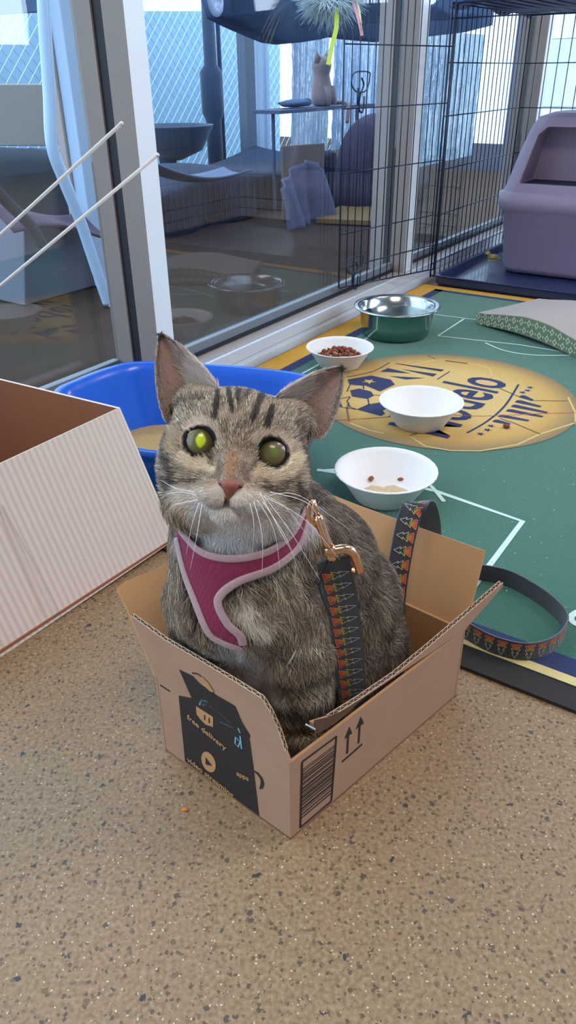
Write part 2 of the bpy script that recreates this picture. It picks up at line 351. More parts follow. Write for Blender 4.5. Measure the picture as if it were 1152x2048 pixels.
# lower word: six slanted bars, and two rows of little stars
for (a, b, c_, d) in ((1045, 793, 1065, 801), (1037, 803, 1081, 814), (1029, 812, 1094, 826), (1019, 821, 1085, 834), (1003, 832, 1057, 842), (992, 842, 1020, 849)):
    blue([(a-3, b-1.5), (a+4, b-1.5), (c_+2, d-1), (c_-1, d+2), (a-8, b+2.5)])
for x, y in ((1045, 786), (1055, 782), (1060, 776), (982, 853), (975, 861), (961, 869)):
    q = G(x, y, MZ); m.cur = 2; m.poly([(q[0]+math.cos(t)*r, q[1]+math.sin(t)*r, ZB) for t, r in [(math.pi/2+AL+i*math.pi/5, .009 if i % 2 == 0 else .0035) for i in range(10)]])
seam_l = mat('light_seam_print', (206, 172, 104), .95); seam_d = mat('dark_seam_print', (112, 88, 52), .95)
mo = m.build('soccer_mat', [green, yel, navy, rub, wline, gold, seam_l, seam_d, mat('cream_mat_hem', (206, 186, 128), .9, noise=.2, nscale=60)], loc=(*wp(.3, .4)[:2], 0))
tag(mo, 'green pitch-printed floor mat with golden ball emblem and mustard border', 'mat')
# ---- foam bowls ----
foam = mat('white_foam', (232, 226, 222), .55, noise=.02, nscale=30, bump=.1, bscale=500)
def bowlmesh(R=.082, h=.05):
    prof = [(.001, .0), (R*.56, .0), (R*.6, .003), (R*.90, h*.86), (R*.93, h*.93), (R, h*.97), (R*1.002, h), (R*.985, h*1.015), (R*.93, h*.985), (R*.88, h*.9), (R*.57, .008), (R*.5, .005), (.001, .004)]
    b = MB(); b.lathe(prof, (0, 0, 0), 120, mod=lambda i, t: (.006*(1 if math.cos(30*t) > .75 else 0) if 3 <= i <= 9 else 0))
    o = b.build('foam_bowl', foam, smooth=True, loc=(0, 0, 0)); return o
def bowl_at(px, py, zr): return G(px, py, zr)[:2]
FB = bowlmesh(); c = bowl_at(772, 938, MZ+.05); FB.location = (c[0], c[1], MZ); P_near = np.array([c[0], c[1], MZ])
tag(FB, 'white foam bowl with only a few scraps left, nearest the cat', 'bowl', 'foam bowls on the mat')
c = bowl_at(843, 798, MZ+.052); P_mid = np.array([c[0], c[1], MZ]); copy_tree(FB, P_mid, 'empty white foam bowl standing on the golden ball emblem', 1., .985)
c = bowl_at(680, 691, MZ+.05); P_kib = np.array([c[0], c[1], MZ]); copy_tree(FB, P_kib, 'white foam bowl heaped with brown kibble near the window sill', 2., .955)
kibm = mat('brown_kibble', (150, 82, 52), .8, noise=.3, nscale=300, bump=.5, bscale=900)
kibm2 = mat('dark_kibble', (120, 60, 38), .8, noise=.3, nscale=300, bump=.5, bscale=900)
ks = []
for i, (r, mm_) in enumerate((((.0062, .0045, .0028), kibm), ((.0055, .005, .003), kibm2), ((.007, .0035, .003), kibm))):
    b = MB(); b.ell((0, 0, 0), r, k=10, l=6, noise=.12); ks.append(b)
kp = []
for i in range(130):
    a = rng.uniform(0, 2*math.pi); rr = .052*math.sqrt(rng.uniform(0, 1)); lay = rng.uniform(0, 1)
    zz = .022 + (.022*(1-(rr/.055)**2))*lay
    kp.append((rr*math.cos(a), rr*math.sin(a)*.95, zz))
kp.sort(key=lambda q: q[2])
protos = []
for i, q in enumerate(kp):
    if i < 3:
        o = ks[i].build('kibble', [kibm, kibm2, kibm][i], smooth=True, loc=(0, 0, 0)); protos.append(o)
        tag(o, 'brown kibble piece heaped in the full foam bowl', 'kibble', 'kibble in the full foam bowl')
    else: o = protos[i % 3].copy(); COL.objects.link(o)
    o.location = (P_kib[0]+q[0], P_kib[1]+q[1], P_kib[2]+q[2]); o.rotation_euler = (rng.uniform(-.9, .9), rng.uniform(-.9, .9), rng.uniform(0, 6))
def crumb(px, py, z, lab, sc=1., pr=0):
    o = protos[pr].copy(); COL.objects.link(o); g = G(px, py, z); o.location = (g[0], g[1], z); o.scale = (sc,)*3; o.rotation_euler = (0, .2, rng.uniform(0, 6))
    del o['group']; o['label'] = lab; o['category'] = 'kibble'; return o
crumb(742, 957, MZ+.011, 'left one of the two kibble scraps in the nearest foam bowl')
crumb(802, 958, MZ+.011, 'right one of the two kibble scraps in the nearest foam bowl')
crumb(1013, 852, MZ+.005, 'single brown kibble lying on the golden ball emblem by the blue bars', 1.35, 1)
b = MB(); b.lathe([(.001, MZ+.0046), (.03, MZ+.0047), (.034, MZ+.0052), (.03, MZ+.0056), (.001, MZ+.006)], (P_near[0], P_near[1]-.004, .0004), 24, mod=lambda i, t: .2*math.sin(3*t)+.1*math.sin(7*t))
tag(b.build('food_residue', mat('dried_food_residue', (206, 178, 142), .9, noise=.3, nscale=200)), 'thin tan smear of leftover food in the nearest foam bowl', 'food')
# ---- steel bowl with water ----
steel = mat('brushed_steel', (186, 190, 190), .17, 1., noise=.05, nscale=40)
c = G(794, 609, .078+MZ)[:2]; P_st = np.array([c[0], c[1], MZ])
t = thing('steel_water_bowl', 'polished steel water bowl beside the window sill', 'bowl', P_st)
b = MB(); R = .108
b.lathe([(.001, .0), (.078, .0), (.086, .006), (.0925, .035), (.096, .070), (.100, .073), (.110, .0735), (.1115, .0755), (.110, .0775), (.100, .0775), (.094, .074), (.0905, .035), (.083, .008), (.075, .003), (.001, .003)], P_st, 80)
b.build('bowl_shell', steel, t, smooth=True)
b = MB(); b.lathe([(.001, .05), (.0915, .05), (.0916, .051), (.001, .051)], P_st, 48)
b.build('water', glassmat('water_surface', (.86, .9, .88), 1.6), t, smooth=False)
# ---- pink string with ball ----
b = MB(); pts = [G(x, y, MZ+.0015) for x, y in ((640, 842), (715, 838), (800, 832), (868, 828), (960, 832), (1060, 828), (1180, 824))]
b.tube(cr(pts, 6), .0006, 5); st = thing('toy_string', 'thin pink toy string with a bead stretched across the ball emblem', 'string', pts[3])
b.build('cord', mat('pink_cord', (206, 110, 110), .8), st); b = MB(); q = G(879, 826, MZ+.006); b.ell(q, (.0058,)*3); b.build('bead', mat('pink_bead', (232, 170, 176), .5), st, smooth=True)
# ---- patterned scratcher ----
sg = mat('sage_green_card', (112, 124, 92), .8, noise=.1, nscale=90); spw = mat('cream_print', (206, 204, 190), .8)
scm = bpy.data.materials.new('corrugated_scratch_top'); scm.use_nodes = True; nt = scm.node_tree; B = nt.nodes['Principled BSDF']; B.inputs['Roughness'].default_value = .9
tc = nt.nodes.new('ShaderNodeTexCoord'); wv = nt.nodes.new('ShaderNodeTexWave'); wv.inputs['Scale'].default_value = 55; wv.inputs['Distortion'].default_value = 1.2; wv.inputs['Detail'].default_value = 3
mp = nt.nodes.new('ShaderNodeMapping'); mp.inputs['Rotation'].default_value = (0, 0, math.radians(-35)); nt.links.new(tc.outputs['Object'], mp.inputs[0]); nt.links.new(mp.outputs[0], wv.inputs['Vector'])
nt.links.new(mixc(wv.outputs['Fac'], s2l((168, 150, 142)), s2l((206, 192, 186))), B.inputs['Base Color']); bp = nt.nodes.new('ShaderNodeBump'); bp.inputs['Distance'].default_value = .003; nt.links.new(wv.outputs['Fac'], bp.inputs['Height']); nt.links.new(bp.outputs[0], B.inputs['Normal'])
A0 = G(952, 648, MZ); A1 = G(1152, 712, MZ+.004); dl = A1-A0; dl[2] = 0; Lq = np.linalg.norm(dl); dl /= Lq; dw = np.array([dl[1], -dl[0], 0]); dw = -dw if dw[1] < 0 else dw; dw = np.array([-dl[1], dl[0], 0])
if dw[1] < 0: dw = -dw
Lt, Wd = .55, .24
def arch(t): return .012*math.sin(math.pi*min(1, t*1.6))
def hgt(t): return .030+.016*(.5-.5*math.cos(2*math.pi*min(1, t*1.3)))
sct = thing('cardboard_scratcher', 'cardboard scratcher with sage diamond-print side and corrugated top', 'scratcher', A0+dl*.2)
K = 24; tops = []; 
rings = []
for i in range(K+1):
    t_ = i/K; p = A0+dl*Lt*t_; zb = MZ+arch(t_); zt = zb+hgt(t_)
    rings.append([p+Z*(zb-MZ), p+dw*Wd+Z*(zb-MZ), p+dw*Wd+Z*(zt-MZ+.004), p+dw*Wd*.5+Z*(zt-MZ+.001), p+Z*(zt-MZ)])
b = MB(); b.loft(rings); b.build('side_band', sg, sct, bevel=0)
b = MB(); b.add([q+Z*.0006+dw*0 for r in rings for q in (r[4]+dw*.003, r[3], r[2]-dw*.003)], [(3*i+j, 3*i+j+1, 3*i+3+j+1, 3*i+3+j) for i in range(K) for j in range(2)]); b.build('scratch_top', scm, sct, solid=.001)
b = MB()
for i in range(44):
    t_ = (i+.5)/44; p = A0+dl*Lt*t_-dw*.0006; zb = arch(t_); hh = hgt(t_)
    for row, big in ((.27, i % 2), (.73, (i+1) % 2)):
        cc = p+Z*(zb+hh*row); r = .0062 if big else .0028
        dm = [cc+dl*r*.85, cc+Z*r*1.1, cc-dl*r*.85, cc-Z*r*1.1]
        if big:
            for k_ in range(4): b.stroke([dm[k_], dm[(k_+1) % 4]], .0022, dw)
            for k_ in range(4): b.stroke([dm[k_], cc+(dm[k_]-cc)*1.35], .0026, dw)
        else: b.poly(dm)
b.build('diamond_print', spw, sct)
# ---- blue litter tray ----
blu = mat('blue_plastic', (28, 100, 214), .28, noise=.08, nscale=6, bump=.03, bscale=20, coat=.3)
rim_px = [((105, 784), .135), ((150, 757), .145), ((215, 733), .155), ((270, 722), .158), ((370, 724), .158), ((500, 733), .155), ((600, 745), .15), ((650, 762), .145), ((668, 808), .135), ((640, 860), .125), ((520, 905), .115), ((400, 908), .112), ((290, 903), .11), ((215, 885), .112), ((130, 845), .12)]
rim = cr([G(x, y, z) for (x, y), z in rim_px], 5, closed=True); cen = np.mean(rim, axis=0)
tr = thing('litter_tray', 'open blue plastic litter tray behind the cat', 'litter tray', (cen[0], cen[1], MZ))
def ring(k_, z=None, dz=0, shift=(0, 0, 0)):
    out = []
    for p in rim:
        q = cen+(p-cen)*k_; q[2] = (p[2]+dz) if z is None else z; out.append(q+np.array(shift))
    return out
b = MB(); b.loft([ring(.70, MZ+.001), ring(.76, MZ+.012), ring(.9, None, -.03), ring(.935, None, -.012), ring(1.0, None, -.012), ring(1.0, None, -.002), ring(.985, None, 0), ring(.93, None, -.002), ring(.89, None, -.02), ring(.74, MZ+.02), ring(.70, MZ+.009)]); b.build('tray_shell', blu, tr, smooth=True)
b = MB(); rr = ring(.79, .045); b.loft([[cen*np.array([1, 1, 0])+Z*.047+(p-cen)*np.array([1, 1, 0])*k_/.79+Z*.006*math.sin(17*p[0]+9*k_)*math.cos(13*p[1]) for p in ring(.79)] for k_ in (.79, .6, .4, .2, .05)], cap0=False)
tag(b.build('cat_litter', mat('tan_cat_litter', (196, 162, 104), .95, noise=.5, nscale=500, bump=1., bscale=700), smooth=True), 'tan granular cat litter spread in the blue tray', 'cat litter', kind='stuff')
# ================= SHIPPING BOX =================
card = mat('brown_cardboard', (172, 134, 108), .85, noise=.10, nscale=25, bump=.08, bscale=120)
cardi = mat('inner_cardboard', (188, 140, 94), .9, noise=.08, nscale=30)
flute = mat('torn_cardboard_edge', (196, 168, 142), .9, noise=.15, nscale=200)
flut2 = mat('fluting_gap', (72, 50, 36), .9)
ink = mat('black_print', (38, 30, 28), .7, noise=.1, nscale=60)
tape = mat('dark_grey_print', (66, 56, 56), .7)
teal = mat('pale_blue_print', (120, 176, 190), .6)
bN = G(581, 1680); bR = G(912, 1392); bL = G(330, 1500); bB = bR+bL-bN
hN, hR, hL = .1005, .095, .103
hB = hR+hL-hN
TOP = {'N': bN+Z*hN, 'R': bR+Z*hR, 'L': bL+Z*hL, 'B': bB+Z*hB}
BOT = {'N': bN, 'R': bR, 'L': bL, 'B': bB}
bcen = (bN+bR+bL+bB)/4; TK = .0028
box = thing('cardboard_box', 'small brown printed shipping box the cat is sitting in, flaps open', 'box', bcen)
def wall3(a, b):
    n_ = np.cross(BOT[b]-BOT[a], Z); n_ /= np.linalg.norm(n_)
    if n_@(bcen-BOT[a]) > 0: n_ = -n_
    return n_
for a, b in (('N', 'L'), ('N', 'R'), ('R', 'B'), ('L', 'B')):
    n_ = wall3(a, b); m = MB(); m.cur = 0
    o_ = -n_*TK
    m.add([BOT[a], BOT[b], TOP[b], TOP[a]], [(0, 1, 2, 3)] if np.cross(BOT[b]-BOT[a], Z)@n_ > 0 else [(3, 2, 1, 0)])
    m.cur = 1; m.add([BOT[a]+o_, BOT[b]+o_, TOP[b]+o_, TOP[a]+o_], [(0, 1, 2, 3)])
    m.add([TOP[a], TOP[b], TOP[b]+o_, TOP[a]+o_], [(0, 1, 2, 3)]); m.add([BOT[a], BOT[b], BOT[b]+o_, BOT[a]+o_], [(0, 1, 2, 3)])
    m.build('box_wall', [card, cardi], box)
m = MB(); m.hexa([p*1. for p in (bN, bR, bB, bL)]+[p+Z*.003 for p in (bN, bR, bB, bL)]); m.build('box_bottom', cardi, box)
def flap(a, b, ref_px, ref_z, outline_px, edge=None, name='box_flap', mats=None, outn=None, thick=.0028):
    """flap plane through fold a-b and the point seen at ref_px at height ref_z; outline traced on that plane"""
    E_ = G(*ref_px, ref_z); f = TOP[b]-TOP[a]; nr = np.cross(f, E_-TOP[a]); nr /= np.linalg.norm(nr)
    if nr@(CAMP-TOP[a]) < 0: nr = -nr
    P = [PP(x, y, TOP[a], nr) if not isinstance(x, str) else TOP[x] for x, y in outline_px]
    m = MB(); m.prism(P, -nr*thick); n_f = len(m.f)
    for i in edge or []:      # open fluting along torn edges: zigzag between the two liners
        p, q = P[i], P[(i+1) % len(P)]; L__ = np.linalg.norm(q-p); k_ = max(2, int(L__/.0042)); d = (q-p)/L__; s_ = np.cross(nr, d)
        mid = (TOP[a]+TOP[b])/2
        if s_@(p-mid) < 0: s_ = -s_
        m.cur = 3; m.add([p+s_*.0003-nr*.0003, q+s_*.0003-nr*.0003, q+s_*.0003-nr*(thick-.0003), p+s_*.0003-nr*(thick-.0003)], [(0, 1, 2, 3)])
        m.cur = 2; zz = [p+d*(L__*j/k_)+s_*.0006-nr*(.0004 if j % 2 else thick-.0004) for j in range(k_+1)]; m.tube(zz, .00042, 4)
        m.tube([p+s_*.0006-nr*.0001, q+s_*.0006-nr*.0001], .0005, 4); m.tube([p+s_*.0006-nr*thick, q+s_*.0006-nr*thick], .0005, 4)
    o = m.build(name, mats or [card, cardi, flute, flut2], box); return o, nr, TOP[a]
f1, nF, pF = flap('N', 'L', (262, 1232), .168, [('L', 0), (262, 1232), (330, 1281), (400, 1322), (466, 1362), (522, 1397), (540, 1425), (556, 1462), (569, 1502), ('N', 0)], edge=[1, 2, 3, 4, 5, 6, 7], thick=.0034)
f2, nL_, pL_ = flap('L', 'B', (236, 1180), .165, [('L', 0), (262, 1234), (234, 1176), (250, 1163), (345, 1122), (430, 1090), ('B', 0)], mats=[cardi, cardi, flute, flut2])
f3, nB_, pB_ = flap('R', 'B', (970, 1102), .172, [('R', 0), (970, 1102), (840, 1056), (714, 1010), (650, 985), ('B', 0)], mats=[cardi, cardi, flute, flut2])
f4, nR_, pR_ = flap('N', 'R', (1000, 1170), .122, [(628, 1462), (625, 1447), (660, 1436), (720, 1398), (790, 1350), (860, 1292), (930, 1232), (1005, 1166), (1004, 1175), ('R', 0)], edge=[2, 3, 4, 5, 6, 7], thick=.0042)
# prints, traced on the real planes of the left wall, its flap and the right wall
nW = wall3('N', 'L'); nW2 = wall3('N', 'R')
def tr_(plane):
    p0, nr = plane; return lambda x, y, e=.0004: PP(x, y, p0+nr*e, nr)
WL = tr_((bN, nW)); WF = tr_((TOP['N'], nF)); WR = tr_((bN, nW2))
m = MB()
def pol(f, pts, e=.0004): m.poly([f(x, y, e) for x, y in pts])
m.cur = 0
pol(WL, [(357, 1391), (383, 1396), (440, 1430), (499, 1478), (506, 1530), (518, 1632), (440, 1575), (370, 1523)])
pol(WF, [(358, 1339), (385, 1352), (400, 1368), (432, 1390), (470, 1412), (484, 1445), (500, 1471), (499, 1477), (440, 1432), (383, 1396)])
m.stroke([WF(x, y) for x, y in ((384, 1346), (396, 1348), (412, 1362), (424, 1380), (432, 1398))], .0016, nF)
m.stroke([WL(x, y) for x, y in ((506, 1541), (515, 1547), (522, 1556), (525, 1566), (523, 1574), (519, 1578))], [.002, .0035, .004, .004, .0035, .001], nW)
m.stroke([WL(x, y) for x, y in ((320, 1370), (340, 1383))], .0018, nW)
m.cur = 1   # bare-card shapes left open in the print
pol(WL, [(392, 1412), (426, 1434), (426, 1454), (411, 1449), (400, 1438), (393, 1428)], .0008)
pol(WF, [(396, 1356), (404, 1353), (418, 1368), (428, 1385), (420, 1383), (404, 1368)], .0008)
cc_ = (417, 1524)
m.poly([WL(417+14.5*math.cos(t)+3*math.sin(t)*.2, 1524+19.5*math.sin(t)+7*math.cos(t), .0008) for t in np.linspace(0, 2*math.pi, 25)[:-1]])
m.cur = 0
pol(WL, [(411, 1515), (411, 1529), (424, 1532)], .0012); m.stroke([WL(409, 1430, .0012), WL(409, 1440, .0012)], .0015, nW); m.stroke([WL(418, 1436, .0012), WL(418, 1446, .0012)], .0015, nW)
def qt(f, x0, y0, x1, y1, h, e=.0009, slant=0):
    a = f(x0, y0, e); b = f(x1, y1, e); up_ = f(x0, y0-h, e)-a; return lambda u_, v_: a+(b-a)*u_+up_*v_
m.cur = 1
puttext(m, 'free delivery', qt(WL, 374, 1437, 452, 1502, 9.5), bold=.02)
puttext(m, 'video streaming', qt(WL, 374, 1522, 466, 1596, 9.5), bold=.02)
puttext(m, 'apps', qt(WL, 473, 1550, 497, 1562, 9), bold=.02)
m.cur = 3
puttext(m, 'fast shipping on millions of items', qt(WL, 376, 1451, 452, 1507, 5)); puttext(m, 'and', qt(WL, 472, 1536, 486, 1541, 5))
m.cur = 2
m.stroke([WF(x, y) for x, y in ((414, 1403), (402, 1400), (398, 1412), (412, 1420))], .0022, nF); m.stroke([WF(405, 1410), WF(416, 1408)], .002, nF)
m.stroke([WF(x, y) for x, y in ((418, 1412), (440, 1428), (462, 1448))], .0006, nF); m.stroke([WF(418, 1432), WL(440, 1444), WL(466, 1456)], .0006, nF)
m.stroke([WL(x, y, .0009) for x, y in ((476, 1456), (480, 1466))], .0016, nW); m.stroke([WL(x, y, .0009) for x, y in ((471, 1474), (470, 1487), (476, 1494), (480, 1484), (473, 1476))], .0016, nW); m.stroke([WL(480, 1472, .0009), WL(483, 1498, .0009)], .0018, nW)
m.cur = 0   # right wall: barcode block and this-way-up arrows
bc = [(604.5, 1524), (673, 1473), (663, 1602), (601, 1655)]
for i in range(4): m.stroke([WR(*bc[i]), WR(*bc[(i+1) % 4])], .0024, nW2)
rs = random.Random(4); yy = .12
while yy < .9:
    th = rs.choice([.012, .02, .032]); L0 = [bc[0][k]+(bc[3][k]-bc[0][k])*yy for k in (0, 1)]; R0 = [bc[1][k]+(bc[2][k]-bc[1][k])*yy for k in (0, 1)]
    L1 = [bc[0][k]+(bc[3][k]-bc[0][k])*(yy+th) for k in (0, 1)]; R1 = [bc[1][k]+(bc[2][k]-bc[1][k])*(yy+th) for k in (0, 1)]
    pol(WR, [L0, R0, R1, L1]); yy += th+rs.choice([.012, .02, .03])
for x, y0, y1 in ((697, 1507, 1453), (720, 1486, 1433)):
    m.stroke([WR(x-2.5, y0), WR(x, y1+15)], .0026, nW2); pol(WR, [(x-8, y1+26), (x+2, y1), (x+8, y1+14), (x+2, y1+17)])
m.stroke([WR(684, 1524), WR(725, 1488)], .0026, nW2)
m.build('box_print', [ink, cardi, teal, tape], box)
m = MB(); m.prism([PP(x, y, TOP['N'], nR_) for x, y in ((628, 1440), (628, 1467), (640, 1463), (668, 1447), (700, 1420), (722, 1398), (690, 1418), (655, 1434))], nR_*.0008); m.build('torn_edge', mat('torn_dark_card', (92, 66, 48), .9), box)
m = MB(); q = PP(612, 1449, TOP['N'], nR_); m.tube([q, PP(628, 1457, TOP['N'], nR_)+nR_*.001], .0008, 6); m.build('plastic_fastener', mat('pale_plastic', (190, 214, 236), .3), box)
# ================= WHITE CORRUGATED BOX AT LEFT =================
cw = bpy.data.materials.new('white_corrugated_card'); cw.use_nodes = True; nt = cw.node_tree; B = nt.nodes['Principled BSDF']; B.inputs['Roughness'].default_value = .8; B.inputs['Base Color'].default_value = (*s2l((214, 194, 182)), 1)
uvn = nt.nodes.new('ShaderNodeUVMap'); wv = nt.nodes.new('ShaderNodeTexWave'); wv.inputs['Scale'].default_value = 3.4; wv.bands_direction = 'X'; wv.inputs['Distortion'].default_value = .6; wv.inputs['Detail Scale'].default_value = .4
nt.links.new(uvn.outputs[0], wv.inputs['Vector']); bp = nt.nodes.new('ShaderNodeBump'); bp.inputs['Strength'].default_value = .55; bp.inputs['Distance'].default_value = .0018
nt.links.new(wv.outputs['Fac'], bp.inputs['Height']); nt.links.new(bp.outputs[0], B.inputs['Normal'])
nt.links.new(mixc(mth('MULTIPLY', wv.outputs['Fac'], .35), s2l((216, 197, 185)), s2l((200, 180, 168))), B.inputs['Base Color'])
ZT = .205
A_t = G(240, 815, ZT); A_b = G(347, 1068, .018); P_t = G(0, 927, ZT); P_b = G(0, 1312, .002)
e_t = (P_t-A_t); e_b = (P_b-A_b); P_t2 = A_t+e_t*1.35; P_b2 = A_b+e_b*1.3; A_b2 = G(352, 1078, .0075)
Q_t = G(0, 757, ZT); g_t = Q_t-A_t; Q_t2 = A_t+g_t*2.2; Q_b2 = A_b2*np.array([1, 1, 0])+Z*.0075+(g_t*2.2)*np.array([1, 1, 0])
wb = thing('corrugated_box', 'large open box with white corrugated outside and brown inside at left edge', 'box', ((A_b2+Q_b2)/2)*np.array([1, 1, 0]))
def sheet(name, quad, mats, nin, th=.004):   # quad: top-right, top-left, bottom-left, bottom-right; outer first
    m = MB(); n_ = 12
    fo = m.grid(lambda a, b: quad[0]*(1-a)*(1-b)+quad[1]*a*(1-b)+quad[2]*a*b+quad[3]*(1-a)*b, n_, n_)
    m.cur = 1; off = nin*th; m.grid(lambda b, a: quad[0]*(1-a)*(1-b)+quad[1]*a*(1-b)+quad[2]*a*b+quad[3]*(1-a)*b+off, n_, n_)
    m.cur = 2
    for i in range(4): m.add([quad[i], quad[(i+1) % 4], quad[(i+1) % 4]+off, quad[i]+off], [(0, 1, 2, 3)])
    o = m.build(name, mats, wb); me = o.data; uv = me.uv_layers.new(name='UVMap'); e1 = quad[1]-quad[0]; L1_ = np.linalg.norm(e1)
    vs = np.array(m.v); q0 = quad[0]; A_ = np.stack([quad[1]-quad[0], quad[3]-quad[0]], 1)
    for lp in me.loops:
        st_ = np.linalg.lstsq(A_, vs[lp.vertex_index]-q0, rcond=None)[0]; uv.data[lp.index].uv = (st_[0]*L1_*10, st_[1])
    return o
nin = np.cross(e_t, A_b-A_t); nin /= np.linalg.norm(nin); mid = (A_t+Q_t2)/2
if nin@(mid-(A_t+P_t2)/2) < 0: nin = -nin
brw = mat('brown_box_inside', (150, 92, 58), .85, noise=.06, nscale=30); edg = mat('white_card_edge', (226, 212, 200), .8)
sheet('box_wall', [A_t, P_t2, P_b2, A_b2], [cw, brw, edg], nin)
nin2 = np.cross(g_t, Z); nin2 /= np.linalg.norm(nin2)
if nin2@(P_t-A_t) < 0: nin2 = -nin2
sheet('box_wall', [A_t, Q_t2, Q_b2, A_b2], [cw, brw, edg], nin2)
R_t = Q_t2+e_t*1.35; R_b = R_t*np.array([1, 1, 0])+Z*.0075
n3_ = (A_t-Q_t2)*np.array([1, 1, 0]); n3_ /= np.linalg.norm(n3_)
sheet('box_wall', [Q_t2, R_t, R_b, Q_b2], [cw, brw, edg], n3_)
sheet('box_wall', [P_t2, R_t, R_b, P_b2], [cw, brw, edg], -nin)
m = MB(); m.prism([A_b2+Z*.001, P_b2*np.array([1, 1, 0])+Z*.004, R_b+Z*.001, Q_b2+Z*.001], Z*.003); m.build('box_bottom', brw, wb)
m = MB(); m.stroke([PP(x, y, A_t-nin*.0006, nin) for x, y in ((5, 1010), (25, 1050), (70, 1130), (118, 1222))], .0022, nin); m.build('crease', mat('pressed_crease', (188, 168, 156), .85), wb)
# ================= WAND STICKS =================
stick = mat('white_plastic_stick', (226, 222, 220), .35)
for k_, ((x0, y0, d0), (x1, y1, z1), lab) in enumerate((((243, 247, .84), (-420, 856, .006), 'white toy wand stick rising to the right, upper of the two'), ((315, 310, .88), (-420, 856, .006), 'white toy wand stick rising to the right, lower of the two'))):
    e0 = C(x0, y0, d0); y1_ = y0+(x0+420)*((247-470)/-243. if k_ == 0 else (310-572)/-315.)
    e1 = G(-420, y1_, .012); m = MB(); m.tube([e0, e0+(e1-e0)*.5, e1], [.0021, .0022, .0024], 10); q = thing('wand_stick', lab, 'stick', (e1[0], e1[1], 0), 'wand sticks in the white box')
    m.build('rod', stick, q, smooth=True); m = MB(); m.ell(e0, (.0024,)*3); m.build('tip', stick, q, smooth=True)
# ================= LEASH =================
web = mat('black_webbing', (30, 31, 36), .75, noise=.25, nscale=500, bump=.5, bscale=1500, sheen=.4)
edgew = mat('webbing_edge', (86, 92, 104), .8)
pm = bpy.data.materials.new('tree_print'); pm.use_nodes = True; nt = pm.node_tree; B = nt.nodes['Principled BSDF']; at_ = nt.nodes.new('ShaderNodeAttribute'); at_.attribute_name = 'col'; nt.links.new(at_.outputs['Color'], B.inputs['Base Color']); B.inputs['Roughness'].default_value = .6
leash = thing('leash', 'black leash with rainbow tree print, clipped to the harness', 'leash', (*G(700, 1400)[:2], .004))
def ribbon(ctrl, wid=.025, flip=1, motif=(0, 1), step=.0145, tsign=1, name='strap'):
    """ctrl: (center, width direction)"""
    P = cr([c_[0] for c_ in ctrl], 10); Wd_ = cr([c_[1] for c_ in ctrl], 10); n = len(P); T = []
    for i in range(n): t = P[min(i+1, n-1)]-P[max(i-1, 0)]; T.append(t/np.linalg.norm(t))
    Wv = []
    for w_, t in zip(Wd_, T): w_ = w_-t*(w_@t); Wv.append(w_/np.linalg.norm(w_))
    Nv = [np.cross(t, w_)*flip for t, w_ in zip(T, Wv)]
    th = .0009; m = MB(); rings = [[P[i]-Wv[i]*wid/2+Nv[i]*th, P[i]+Wv[i]*wid/2+Nv[i]*th, P[i]+Wv[i]*wid/2-Nv[i]*th, P[i]-Wv[i]*wid/2-Nv[i]*th] for i in range(n)]
    m.loft(rings); m.m = [2 if (j % 4) in (1, 3) else 0 for j in range(len(m.f)-2)]+[0, 0]
    cols = [None]*len(m.v)
    S_ = np.concatenate([[0], np.cumsum([np.linalg.norm(P[i+1]-P[i]) for i in range(n-1)])])
    def at(s_, x_):   # point on the printed face
        i = int(np.clip(np.searchsorted(S_, s_)-1, 0, n-2)); f = (s_-S_[i])/(S_[i+1]-S_[i]); return (P[i]+Wv[i]*x_+Nv[i]*(th+.00035))*(1-f)+(P[i+1]+Wv[i+1]*x_+Nv[i+1]*(th+.00035))*f
    def colr(u_): # along the tree: red, orange, green, then grey outline
        st_ = [(0, (200, 60, 40)), (.3, (222, 120, 60)), (.5, (120, 140, 50)), (.7, (60, 80, 50))]
        for (a, ca), (b, cb) in zip(st_, st_[1:]):
            if u_ <= b: f = (u_-a)/(b-a); return s2l([ca[k]*(1-f)+cb[k]*f for k in range(3)])
        return s2l(st_[-1][1])
    s_ = motif[0]*S_[-1]+step*.5; out = [(0, -.40), (.05, .40), (.38, .15), (.34, .36), (.66, .11), (.62, .28), (1, 0), (.60, -.24), (.64, -.07), (.32, -.36), (.36, -.13)]
    m.cur = 1
    while s_ < motif[1]*S_[-1]-step*.4:
        X = lambda u_: (-.40+.80*u_)*wid*tsign
        pts = [at(s_+v*step*.95, X(u_)) for u_, v in out]; k_ = len(m.v)
        # filled base half
        base = [(.04, -.3), (.08, .28), (.34, .10), (.32, .2), (.44, .12), (.44, -.1), (.33, -.22), (.36, -.1)]
        m.poly([at(s_+v*step*.95, X(u_)) for u_, v in base]); cols += [colr(u_*1.3) for u_, v in base]
        for i in range(len(out)):
            a, b = out[i], out[(i+1) % len(out)]; k0 = len(m.v); i0 = int(np.clip(np.searchsorted(S_, s_)-1, 0, n-1))
            m.stroke([pts[i]+Nv[i0]*.0002, pts[(i+1) % len(out)]+Nv[i0]*.0002], .0007, Nv[i0]); u_ = (a[0]+b[0])/2
            cg = s2l((236, 120, 90)) if u_ < .3 else s2l((190, 180, 110)) if u_ < .5 else s2l((170, 176, 172)); cols += [cg]*(len(m.v)-k0)
        s_ += step
    o = m.build(name, [web, pm, edgew], leash); ca = o.data.color_attributes.new('col', 'FLOAT_COLOR', 'POINT')
    for i, c_ in enumerate(cols):
        ca.data[i].color = (*(c_ or (.03, .03, .03)), 1)
    return o
ixr = cx/1.  # camera-right direction used as the facing of the strap where it hangs
xr = RT*.97+np.array([0, .2, -.1])
sA = [(C(666, 1118, .592), xr+Z*.1), (C(672, 1150, .606), xr), (C(686, 1215, .634), xr), (C(697, 1300, .672), xr), (C(706, 1390, .711), xr), (C(714, 1440, .735), xr), (C(730, 1465, .755), xr), (C(748, 1440, .775), xr)]
